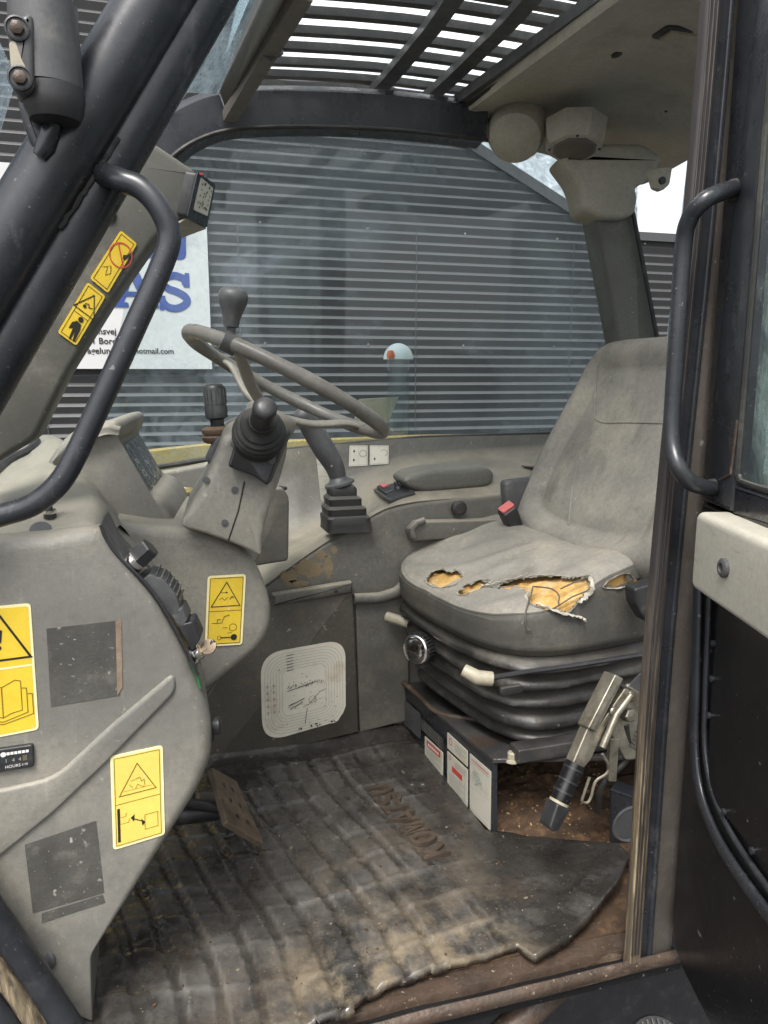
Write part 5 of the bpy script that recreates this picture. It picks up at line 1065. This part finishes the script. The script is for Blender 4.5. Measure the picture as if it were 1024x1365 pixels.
# ================================================================== SEAT BOX (under the seat)
sbx_ = thing('seat_box', 'black steel seat box with white and red service labels and open side', 'box', (.75, 1.45, 0))
fA, fB = W(657, 1014, Y=1.205), W(527, 906, Y=1.70); fC, fD = W(530, 968, Y=1.72), W(657, 1112, Y=1.205)
mk('front_plate', slab([fA, fB, fC, fD], (.010, .002, 0)), M['black'], sbx_, 0)
mk('top_plate', slab(rnd([fA + Vector((0, -.002, .004)), (1.05, 1.10, .150), (1.05, 1.72, .145), fB + Vector((0, 0, .004))], .004), (0, 0, -.008), .002), M['steel'], sbx_, 30)
mk('top_lip', tube(catmull([fB + Vector((0, -.02, .012)), fB + (fA - fB) * .3 + Vector((-.002, 0, .010)), fB + (fA - fB) * .5 + Vector((.004, 0, .002)), fB + (fA - fB) * .62 + Vector((.05, 0, .006)), fB + (fA - fB) * .7 + Vector((.12, 0, .008))], 6), .006, 10), M['rust'], sbx_)
mk('back_plate', slab([(.60, 1.66, 0), (1.05, 1.66, 0), (1.05, 1.66, .145), (.60, 1.66, .145)], (0, .01, 0)), M['rust'], sbx_, 0)
mk('rear_plate', slab([(1.04, 1.1, 0), (1.04, 1.66, 0), (1.04, 1.66, .145), (1.04, 1.1, .145)], (.01, 0, 0)), M['rust'], sbx_, 0)
# right hand end: black housing with round cap
hx = Ws([(812, 1052), (905, 1085), (905, 1160), (812, 1140)], 1.12)
hs_ = mk('end_housing', slab(rnd(hx, .004), (.03, .025, 0), .004), M['black'], sbx_)
mk('round_cap', lathe([(.036, -.004), (.036, .003), (.033, .005), (.030, .002), (.001, .003)], W(838, 1098, Y=1.119), (0, -1, 0), 28), M['greyp'], hs_)
# labels on the front plate
fn = (fB - fA).cross(fD - fA).normalized()
if fn.x > 0: fn = -fn
def fp(px, py):
    d_ = ray(px, py); t_ = (fA - CAM).dot(fn) / d_.dot(fn); return CAM + d_ * t_ + fn * .0006
def flabel(q, nm='service_label', m='white'):
    d_ = Decal([fp(*p) for p in q]); return d_, d_.plate(nm, M[m], sbx_, .002, .0006)
d, s_ = flabel([(567, 981), (591, 1003), (591, 1034), (567, 1012)]); w, h = d.w, d.h
d.ink('label_heading', M['redink'], s_, [poly([(w * .12, h * .66), (w * .88, h * .66), (w * .88, h * .92), (w * .12, h * .92)])], .001)
d.ink('heading_text', M['whiteclean'], s_, [poly([(w * (.2 + k * .105), h * .73), (w * (.275 + k * .105), h * .73), (w * (.275 + k * .105), h * .84), (w * (.2 + k * .105), h * .84)]) for k in range(6)], .0014)
d.ink('label_lines', M['greyink'], s_, [stroke([(w * .1, h * (.1 + k * .09)), (w * (.9 if k % 3 else .6), h * (.1 + k * .09))], .0012) for k in range(6)], .001)
d, s_ = flabel([(597, 976), (624, 1001), (624, 1022), (597, 997)]); w, h = d.w, d.h
d.ink('label_symbol', M['redink'], s_, [stroke(disc((w * .18, h * .6), h * .2, 14), .002, True)], .001)
d.ink('label_lines', M['greyink'], s_, [stroke([(w * .38, h * (.3 + k * .14)), (w * (.92 if k % 2 else .7), h * (.3 + k * .14))], .0014) for k in range(4)], .001)
d, s_ = flabel([(597, 1001), (624, 1026), (624, 1078), (597, 1052)]); w, h = d.w, d.h
d.ink('label_symbol', M['redink'], s_, [stroke(disc((w * .15, h * .9), h * .05, 12), .0016, True), poly([(w * .25, h * .6), (w * .75, h * .58), (w * .75, h * .72), (w * .25, h * .74)])], .001)
d.ink('label_lines', M['greyink'], s_, [stroke([(w * .1, h * (.06 + k * .055)), (w * (.9 if k % 3 else .65), h * (.06 + k * .055))], .001) for k in range(9)] + [stroke([(w * .4, h * (.8 + k * .05)), (w * .9, h * (.8 + k * .05))], .001) for k in range(3)] + [stroke([(w * .88, h * .1), (w * .88, h * .95)], .0008)], .001)
d, s_ = flabel([(627, 1004), (655, 1029), (654, 1107), (627, 1080)]); w, h = d.w, d.h
d.ink('label_title', M['redink'], s_, [stroke([(w * .1, h * .93), (w * .9, h * .93)], .0018)], .001)
random.seed(8)
d.ink('label_sketch', M['greyink'], s_, [stroke([(w * .08, h * .885), (w * .92, h * .885)], .001), stroke([(w * .06, h * .45), (w * .94, h * .5)], .0006)] + [stroke([(w * .3 + random.uniform(-.25, .45) * w * .8, h * random.uniform(.5, .82)), (w * .3 + random.uniform(-.2, .5) * w * .8, h * random.uniform(.5, .82))], .0007) for _ in range(14)], .001)
d.ink('label_tint', mat('faded_teal', (.25, .45, .42), .6, var=.1, bump=0), s_, [stroke([(w * .35 + random.uniform(-.15, .3) * w, h * random.uniform(.55, .8)), (w * .4 + random.uniform(-.15, .3) * w, h * random.uniform(.55, .8))], .001) for _ in range(8)], .0012)
d, s_ = flabel([(528, 922), (561, 952), (561, 985), (528, 955)], 'worn_label', 'greyp')
d, s_ = flabel([(562, 956), (592, 985), (592, 1002), (562, 972)], 'dark_label', 'lever'); w, h = d.w, d.h
d.ink('label_lines', M['greyink'], s_, [stroke([(w * .04, h * (.15 + k * .23)), (w * .96, h * (.15 + k * .23))], .0012) for k in range(4)] + [stroke([(w * k / 5, h * .1), (w * k / 5, h * .9)], .0009) for k in (1, 2, 3, 4)], .001)
mk('plate_rivet', lathe([(.006, 0), (.005, .003), (.001, .004)], fp(562, 1015), fn, 10), M['ivory'], sbx_)
# dirt and crumbs lying inside the box
V, Fc = [], []; NX, NY = 40, 44
for i in range(NX + 1):
    for j in range(NY + 1):
        x, y = .575 + .46 * i / NX, 1.06 + .6 * j / NY
        V.append((x, y, .002 + .06 * sstep((y - 1.22) / .4) + .012 * noise.noise(Vector((x * 14, y * 14, 0))) + .008 * noise.noise(Vector((x * 45, y * 45, 4)))))
for i in range(NX):
    for j in range(NY): a = i * (NY + 1) + j; Fc.append((a, a + 1, a + NY + 2, a + NY + 1))
dm = mk('dirt_heap', (V, Fc), M['dirtm'], None, 0); tag(dm, 'rusty brown dirt heaped on the floor inside the seat box', 'dirt', None, 'stuff')
random.seed(4); cr = []
for k in range(420):
    x, y = .58 + .42 * random.random(), 1.06 + .40 * random.random() ** 1.4
    z = .004 + .06 * sstep((y - 1.22) / .4) + .012 * noise.noise(Vector((x * 14, y * 14, 0))) + .008 * noise.noise(Vector((x * 45, y * 45, 4)))
    s = .0008 + .0022 * random.random() ** 2; cr.append(box((x, y, z), s * 2.2, s, s, Matrix.Rotation(random.random() * 6, 3, Vector((random.random(), random.random(), 1)).normalized())))
cb_ = mk('crumbs', join(*cr), M['crumb'], None, 0); tag(cb_, 'pale straw crumbs and grit scattered over the dirt', 'crumbs', None, 'stuff')

# ================================================================== FLOOR MAT
YS = 1.218
edge_px = [(120, 1480), (430, 1356), (467, 1341), (487, 1324), (526, 1306), (570, 1292), (611, 1279), (660, 1264), (690, 1254), (699, 1262), (713, 1271), (735, 1262), (760, 1248), (792, 1222), (822, 1188), (838, 1150)]
edge_w = [W(px, py, Z=.010) for px, py in edge_px]
def yn(x):
    for a, b in zip(edge_w, edge_w[1:]):
        if a.x <= x <= b.x: y = a.y + (b.y - a.y) * (x - a.x) / (b.x - a.x); break
    else: y = edge_w[0].y if x < edge_w[0].x else edge_w[-1].y
    return min(y, YS - .03) + (.0022 * noise.noise(Vector((x * 33, 1, 0))) + .0016 * noise.noise(Vector((x * 75, 2, 0)))) * (1 if x < .47 else .1)
XE = edge_w[-1].x
def ribf(x, y): return math.cos(2 * math.pi * (x - .13 * sstep((1.6 - y) / .75) + .006 * noise.noise(Vector((x * 5, y * 5, 9)))) / .052)
def mz(x, y):
    rib = ribf(x, y)
    z = .008 + .0050 * sstep((rib + .80) / .35) * sstep((1.60 - y) / .05) * sstep((.40 - x) / .05)
    cr_ = math.cos(2 * math.pi * (y + .02 * math.sin(x * 9)) / .075); z += .0018 * sstep((cr_ - .84) / .12) * sstep((.50 - x) / .05)
    z += .006 * noise.noise(Vector((x * 7, y * 7, 0))) + .0024 * noise.noise(Vector((x * 24, y * 24, 3))) + .001 * noise.noise(Vector((x * 70, y * 70, 3)))
    z += .02 * sstep((y - 1.60) / .06)
    if x > .45: z += .022 * sstep((x - .45) / .25) * sstep((1.16 - (y - .9 * (x - .62))) / .25)
    return z
V, Fc = [], []
def sheet(x0, x1, nx, ny, f0, f1):
    b0 = len(V)
    for i in range(nx + 1):
        x = x0 + (x1 - x0) * i / nx; a, b = f0(x), f1(x)
        for j in range(ny + 1): y = a + (b - a) * j / ny; V.append((x, y, mz(x, y)))
    for i in range(nx):
        for j in range(ny): a = b0 + i * (ny + 1) + j; Fc.append((a, a + ny + 1, a + ny + 2, a + 1))
sheet(-.45, .556, 240, 84, yn, lambda x: YS)
sheet(-.45, .556, 240, 110, lambda x: YS, lambda x: 1.665)
sheet(.556, XE, 56, 84, yn, lambda x: YS - (x - .556) * (YS - edge_w[-1].y - .035) / (XE - .556))
me_ = bpy.data.meshes.new('mat_sheet'); me_.from_pydata(V, [], Fc); bm = bmesh.new(); bm.from_mesh(me_)
bmesh.ops.remove_doubles(bm, verts=bm.verts, dist=.00005); bmesh.ops.recalc_face_normals(bm, faces=bm.faces)
if sum(f.normal.z for f in bm.faces) < 0: bmesh.ops.reverse_faces(bm, faces=bm.faces)
bm.to_mesh(me_); bm.free()
fm = thing('floor_mat', 'muddy black ribbed rubber floor mat with raised lettering and curled corner', 'floor mat', (.2, 1.3, 0))
wa_ = me_.attributes.new('wear_sheen', 'FLOAT', 'POINT'); mu_ = me_.attributes.new('mud', 'FLOAT', 'POINT')
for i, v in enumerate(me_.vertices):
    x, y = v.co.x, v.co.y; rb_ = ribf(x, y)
    e_ = math.exp(-((rb_ + .45) / .28) ** 2) * .8 + .42 * sstep((rb_ + .5) / .5)  # rib tops rubbed pale; the pale rib edges paint in glossy highlights
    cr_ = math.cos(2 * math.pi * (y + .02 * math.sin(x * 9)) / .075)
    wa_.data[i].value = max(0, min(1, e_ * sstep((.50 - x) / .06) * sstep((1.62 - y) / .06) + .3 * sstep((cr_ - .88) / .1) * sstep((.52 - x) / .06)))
    mu_.data[i].value = max(0, min(1, sstep((1.09 - y) / .18) * sstep((x + .02) / .2) * sstep((.54 - x) / .10) * .8 + .3 * sstep((1.4 - y) / .3) * sstep((x - .15) / .1) * sstep((.55 - x) / .08)))
def matnodes(m):
    t = m.node_tree; N = t.nodes; L = t.links; b = N['Principled BSDF']; src = b.inputs['Base Color'].links[0].from_socket
    tc = N.new('ShaderNodeTexCoord')
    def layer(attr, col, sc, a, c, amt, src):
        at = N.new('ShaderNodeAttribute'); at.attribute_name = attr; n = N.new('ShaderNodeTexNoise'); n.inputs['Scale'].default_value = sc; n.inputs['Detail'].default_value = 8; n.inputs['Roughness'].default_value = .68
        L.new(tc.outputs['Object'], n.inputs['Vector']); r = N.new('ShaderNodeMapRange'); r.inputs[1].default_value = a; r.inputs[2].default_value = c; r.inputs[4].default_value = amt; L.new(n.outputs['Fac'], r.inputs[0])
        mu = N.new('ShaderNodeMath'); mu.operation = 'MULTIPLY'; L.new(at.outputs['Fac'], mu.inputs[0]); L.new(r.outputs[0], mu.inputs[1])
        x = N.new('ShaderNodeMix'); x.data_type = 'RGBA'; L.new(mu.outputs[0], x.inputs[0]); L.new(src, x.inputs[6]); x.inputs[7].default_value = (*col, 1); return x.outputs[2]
    s1 = layer('wear_sheen', (.155, .147, .137), 8, .40, .60, .75, src); s2 = layer('mud', (.235, .19, .13), 15, .43, .62, .8, s1); L.new(s2, b.inputs['Base Color'])
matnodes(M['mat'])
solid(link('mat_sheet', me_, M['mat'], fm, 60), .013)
t0_, t1_ = W(600, 1140, Z=.006), W(516, 1046, Z=.006); td = (t1_ - t0_); tl = td.length; td.normalize(); tu = Vector((-td.y, td.x, 0))
if tu.x > 0: tu = -tu
STK = dict(K=[[(.12, 0), (.12, 1)], [(.12, .42), (.88, 1)], [(.38, .6), (.9, 0)]], O=[[(.5 + .4 * math.cos(a * R(20)), .5 + .42 * math.sin(a * R(20))) for a in range(19)]], M=[[(.1, 0), (.1, 1), (.5, .35), (.9, 1), (.9, 0)]],
    A=[[(.05, 0), (.5, 1), (.95, 0)], [(.25, .33), (.75, .33)]], T=[[(.5, 0), (.5, .92)], [(.04, .92), (.96, .92)]], S=[[(.88, .82), (.68, .94), (.35, .94), (.13, .78), (.22, .58), (.75, .44), (.88, .25), (.68, .06), (.32, .06), (.1, .2)]], U=[[(.12, 1), (.12, .3), (.3, .07), (.7, .07), (.88, .3), (.88, 1)]])
cwid = tl / 7; lh = .052
for k, chx in enumerate('KOMATSU'):
    pc = t0_ + td * (cwid * (k + .45)) + tu * (lh * .5); zc = mz(pc.x, pc.y); bits = []
    for m_, st_ in enumerate(STK[chx]):
        v2, f2 = stroke([(x * cwid * .82, y * lh) for x, y in st_], .0095); n0 = len(v2); vt_ = []
        for lift in (.0068 + .0003 * m_, -.005):
            for v in v2: p = t0_ + td * (cwid * k + v[0]) + tu * v[1]; vt_.append(Vector((p.x, p.y, zc + lift)))
        ec = {}
        for f in f2:
            for i in range(len(f)): ec[(f[i], f[(i + 1) % len(f)])] = 1
        bits.append((vt_, list(f2) + [(a, b, b + n0, a + n0) for (a, b) in ec if (b, a) not in ec]))
    mk('letter', join(*bits), M['matletter'], fm, 0)

random.seed(17); cr = []
for k in range(110):
    x = random.uniform(-.05, .60); y = .93 + .55 * random.random() ** 2.2
    if y < yn(x) + .01 or (x > .55 and y > 1.15): continue
    s_ = .0008 + .0024 * random.random() ** 3; cr.append(box((x, y, mz(x, y) + s_ * .3), s_ * 2, s_ * 1.3, s_, Matrix.Rotation(random.random() * 6, 3, Vector((random.random(), random.random(), 1)).normalized())))
mcr = mk('mud_crumbs', join(*cr), M['dirtm'], None, 0); tag(mcr, 'crumbs of dried mud scattered over the floor mat', 'mud', None, 'stuff')

# ================================================================== PEDAL
pq = [W(282, 1022, Y=1.30), W(316, 1041, Y=1.34), W(353, 1126, Y=1.24), W(303, 1096, Y=1.20)]
pn = (pq[1] - pq[0]).cross(pq[3] - pq[0]).normalized()
if pn.dot(CAM - pq[0]) > 0: pn = -pn
pdl = thing('brake_pedal', 'worn rusty metal brake pedal plate beside front console', 'pedal', W(300, 1115, Y=1.28))
pp = mk('pedal_plate', slab(rnd(pq, .006), pn * .010, .002), M['pedal'], pdl)
for a, b in ((.3, .25), (.6, .25), (.35, .5), (.65, .5), (.4, .75), (.7, .75)):
    q = (pq[0] * (1 - a) + pq[1] * a) * (1 - b) + (pq[3] * (1 - a) + pq[2] * a) * b
    mk('plate_hole', lathe([(.005, -.001), (.005, .001), (.003, .0012), (.003, -.001)], q, -pn, 10), M['lever'], pp)
mk('pedal_arm', tube([(pq[0] + pq[2]) / 2 + pn * .01, (pq[0] + pq[2]) / 2 + pn * .05 + Vector((-.04, .02, .03)), W(250, 1010, Y=1.35)], .012, 12), M['steel'], pdl)
mk('pedal_pivot', tube(Ws([(235, 1085), (290, 1080), (300, 1075)], 1.32), [.02, .018, .012], 14), M['lever'], pdl)

# ================================================================== HANDBRAKE
hbk = thing('handbrake_lever', 'zinc plated handbrake lever with black grip angled down beside seat', 'handbrake', W(850, 1040, Y=1.10))
HY = 1.03
ax0, ax1 = W(824, 905, Y=HY + .03), W(737, 1108, Y=HY - .02); ad = (ax1 - ax0); al = ad.length; ad.normalize()
hside = ad.cross(Vector((0, 1, 0))).normalized(); hfront = hside.cross(ad)
def hp_(t, s, f=0.0): return ax0 + ad * (al * t) + hside * s + hfront * f
ch1 = [hp_(.0, -.012), hp_(.0, .010), hp_(.34, .010), hp_(.34, -.014)]
sg = 1 if (W(900, 950, Y=HY) - W(800, 950, Y=HY)).dot(hside) > 0 else -1
fr_ = 1 if hfront.y > 0 else -1
def HP(t, s, f=0.0): return ax0 + ad * (al * t) + hside * (s * sg) + hfront * (f * fr_)
mk('lever_channel', slab(rnd([HP(-.02, -.008), HP(-.02, .012), HP(.36, .003), HP(.36, -.016)], .004), hfront * fr_ * .03, .003), M['zinc'], hbk)
mk('channel_face', slab(rnd([HP(.0, -.007), HP(.0, .000), HP(.35, -.008), HP(.35, -.015)], .001), -hfront * fr_ * .004, 0), M['zinc'], hbk)
mk('lever_arm', slab(rnd([HP(.30, -.012, .006), HP(.30, .022, .006), HP(.52, .020, .006), HP(.60, .012, .006), HP(.60, -.012, .006)], .004), hfront * fr_ * .02, .003), M['zinc'], hbk)
mk('lever_grip', tube([HP(.58, 0, .014), HP(.66, 0, .014), HP(.70, 0, .014), HP(.74, 0, .014), HP(.80, 0, .014), HP(.83, 0, .014)], [.0165, .0165, .0155, .0165, .0165, .0155], 20), M['blackgloss'], hbk, 50)
for t in (.61, .69, .76): mk('grip_ring', tube([HP(t, 0, .014), HP(t + .012, 0, .014)], .0178, 20), M['lever'], hbk)
mk('grip_band', tube([HP(.825, 0, .014), HP(.842, 0, .014)], .0168, 20), M['ivory'], hbk)
mk('grip_end', slab(rnd([HP(.84, -.014, -.002), HP(.84, .014, -.002), HP(.985, .010, -.002), HP(1.0, .005, -.002), HP(1.0, -.006, -.002), HP(.985, -.010, -.002)], .005), hfront * fr_ * .030, .004, 4), M['lever'], hbk, 50)
for t_, s_k in ((.02, .02), (.16, .012), (.30, .008)): mk('cross_pin', tube([HP(t_, s_k - .02, .016), HP(t_, s_k + .03, .016)], .004, 10), M['steel'], hbk)
mk('brake_cable', tube(catmull([HP(.22, .07, .02), HP(.40, .11, .03), HP(.62, .10, .05), HP(.8, .14, .08)], 6), .005, 10), M['rubber'], hbk)
mk('return_spring', tube([HP(.10 + k * .004, .10 + .006 * math.cos(k * 1.05), .016 + .006 * math.sin(k * 1.05)) for k in range(60)], .0011, 5), M['steel'], hbk)
mk('side_link', slab(rnd([HP(.02, .030, .01), HP(.02, .046, .01), HP(.30, .024, .01), HP(.36, .014, .01), HP(.30, .012, .01)], .004), hfront * fr_ * .012, .002), M['zinc'], hbk)
mk('adjuster_rod', tube([HP(.05, .036, -.002), HP(.20, .024, -.002), HP(.42, .026, .0)], .006, 12), M['zinc'], hbk)
for t, s, r_ in ((.05, .046, .010), (.16, .060, .012), (.19, .024, .008)):
    b_ = mk('pivot_bolt', lathe([(r_, -.02), (r_, .004), (r_ * .8, .006), (.001, .007)], HP(t, s, .010), hfront * -fr_, 6 if r_ > .01 else 16), M['zinc'], hbk, 25)
mk('base_plate', slab(rnd([HP(-.02, .04, .02), HP(-.05, .12, .02), HP(.3, .16, .02), HP(.42, .10, .02), HP(.30, .04, .02)], .006), hfront * fr_ * .006, .002), M['zinc'], hbk)
mk('linkage_strut', slab(rnd(Ws([(814, 985), (826, 985), (822, 1042), (812, 1042)], 1.06), .002), (0, .01, 0), .001), M['zinc'], hbk)
wl = catmull([HP(.40, .03, .0), HP(.52, .035, .0), HP(.58, .052, .0), HP(.62, .045, .0), HP(.66, .025, .0)] , 5)
wire = catmull(Ws([(803, 1005), (812, 1022), (808, 1032), (794, 1042), (788, 1062), (783, 1070), (776, 1068), (778, 1060), (786, 1036)], 1.0), 6)
mk('spring_wire', tube(wire, .0024, 8), M['zinc'], hbk)
mk('bracket_wing', slab(rnd(Ws([(835, 918), (865, 888), (872, 922), (850, 922)], 1.08), .002), (0, .004, 0)), M['greyp'], hbk)

# ================================================================== DOOR (open, hinged at the rear post)
DA = R(17.0)
dd_ = Vector((-math.sin(DA), -math.cos(DA), 0)); dn = Vector((-math.cos(DA), math.sin(DA), 0))
dp0 = W(936, 650, Y=.868)
def PD(px, py, off=0.0):
    d_ = ray(px, py); t_ = (dp0 + dn * off - CAM).dot(dn) / d_.dot(dn); return CAM + d_ * t_
def SZ(px, py, off=0.0): q = PD(px, py, off); return (q - dp0).dot(dd_), q.z
def DP(s, z, off=0.0): return Vector((dp0.x, dp0.y, 0)) + dd_ * s + dn * off + Vector((0, 0, z))
door = thing('cab_door', 'open black cab door with tubular handle, beige trim and dusty window', 'door', DP(0, -.05))
SE = .72
sgl, zgl = SZ(979, 632); zr = SZ(940, 655)[1]; ZT = 1.62
zb0, zt0 = SZ(945, 672)[1], SZ(975, 640)[1]
mk('window_post', slab(rnd([DP(-.002, zb0), DP(sgl, zb0), DP(sgl, ZT), DP(-.002, ZT)], .006), -dn * .035, .006), M['black'], door)
mk('window_post_lip', slab(rnd([DP(-.02, .02, -.012), DP(.004, .02, -.012), DP(.004, ZT, -.012), DP(-.02, ZT, -.012)], .003), -dn * .02, .003), M['black'], door)
mk('window_rail', slab(rnd([DP(sgl + .0005, zt0 - .045), DP(SE, zt0 - .045), DP(SE, zt0 - .004), DP(sgl + .0005, zt0 - .004)], .004), -dn * .035, .006), M['black'], door)
mk('window_top', slab(rnd([DP(sgl + .0005, ZT - .05), DP(SE, ZT - .05), DP(SE, ZT), DP(sgl + .0005, ZT)], .004), -dn * .035, .006), M['black'], door)
mk('window_front_post', slab(rnd([DP(SE - .05, zt0), DP(SE, zt0), DP(SE, ZT - .05), DP(SE - .05, ZT - .05)], .004), -dn * .034, .006), M['black'], door)
mk('door_window', slab([DP(sgl - .004, zt0 - .02, -.018), DP(SE - .03, zt0 - .02, -.018), DP(SE - .03, ZT - .03, -.018), DP(sgl - .004, ZT - .03, -.018)], -dn * .005), M['g_door'], door, 0)
mk('glass_gasket', tube(rnd([DP(sgl, ZT - .06, -.004), DP(sgl, zt0, -.004), DP(SE - .06, zt0, -.004)], [0, .02, 0], 6)[:-1] if False else catmull([DP(sgl, ZT - .06, -.004), DP(sgl, zt0 + .3, -.004), DP(sgl, zt0 + .03, -.004), DP(sgl + .006, zt0 + .006, -.004), DP(sgl + .03, zt0, -.004), DP(sgl + .2, zt0, -.004), DP(SE - .06, zt0, -.004)], 6), .004, 8), M['rubber'], door)
# rusty edge on the window corner
mk('rust_line', tube([PD(983, 560, .001), PD(977, 610, .001), PD(974, 632, .001), PD(960, 640, .001)], .0018, 6), M['rust'], door)
# lower panel
sb0, zbb = SZ(886, 1235); zlow = SZ(912, 1300)[1]
mk('door_skin', slab(rnd([DP(0, zb0 - .002), DP(0, zlow), DP(SE, zlow), DP(SE, zb0 - .002)], [.004, .06, .06, .004], 8), -dn * .04, .008), M['blackgloss'], door)
pr_ = [PD(*p, .004) for p in ((931, 770), (929, 850), (927, 930), (926, 1000), (934, 1060), (955, 1115), (985, 1165), (1024, 1218), (1075, 1280))]
pr2 = [PD(*p, .004) for p in ((946, 790), (943, 860), (940, 940), (940, 1000), (950, 1055), (972, 1105), (1000, 1150), (1040, 1205), (1090, 1270))]
mk('pressed_ridge', tube(catmull(pr_, 6), .010, 16, flat=.55, up=dn), M['black'], door, 60)
mk('pressed_ridge', tube(catmull(pr2, 6), .0045, 12, flat=.8, up=dn), M['black'], door, 60)
ipn = [PD(*p, .006) for p in ((957, 800), (951, 880), (946, 960), (944, 1030), (951, 1062), (965, 1085), (1024, 1158), (1090, 1240))]
last = ipn[-1]; s_e = (last - dp0).dot(dd_)
mk('inner_panel', slab(catmull(ipn, 3) + [DP(SE - .06, last.z, .006), DP(SE - .06, zb0 - .06, .006), DP((ipn[0] - dp0).dot(dd_), zb0 - .06, .006)], -dn * .006, .002), M['blackgloss'], door)
for px, py in ((952, 858), (946, 954), (966, 1082), (1004, 1134), (950, 905)):
    mk('panel_bolt', lathe([(.0045, -.001), (.0045, .003), (.002, .004)], PD(px, py, .006), dn, 10), M['black'], door)
# beige trim
szs = [SZ(*p, .035) for p in ((929, 681), (1040, 730), (1040, 862), (918, 786))]
z_t, z_b = (szs[0][1] + szs[1][1]) / 2, (szs[2][1] + szs[3][1]) / 2; s_l = (szs[0][0] + szs[3][0]) / 2
bt = mk('beige_trim', slab(rnd([DP(s_l, z_t, .035), DP(.62, z_t, .035), DP(.62, z_b, .035), DP(s_l, z_b, .035)], .014, 5), -dn * .036, .008, 4), M['beige'], door, 60)
bq = PD(967, 757, .035)
mk('trim_bolt', lathe([(.0115, -.001), (.0115, .004), (.009, .006), (.006, .006), (.0055, .003), (.001, .003)], bq, dn, 24), M['greyp'], bt)
# tubular handle
hpth = catmull([PD(980, 252, .0), PD(962, 256, .03), PD(938, 268, .055), (PD(919, 292, .065)), PD(911, 330, .066), PD(904, 430, .066), PD(897, 540, .066), PD(896, 590, .066), PD(904, 622, .062), PD(920, 642, .045), PD(940, 650, .02), PD(952, 652, .0)], 6)
mk('door_handle', tube(hpth, .0105, 18), M['black'], door, 80)
mk('handle_weld', lathe([(.015, -.002), (.013, .006), (.010, .010)], PD(979, 254, .0), dn, 12), M['steel'], door)
mk('handle_weld', lathe([(.015, -.002), (.013, .006), (.010, .010)], PD(951, 652, .0), dn, 12), M['steel'], door)
mk('hinge_knuckle', tube([DP(-.015, .30, -.03), DP(-.015, .36, -.03)], .010, 14), M['steel'], door)
mk('hinge_knuckle', tube([DP(-.015, 1.05, -.03), DP(-.015, 1.11, -.03)], .010, 14), M['steel'], door)
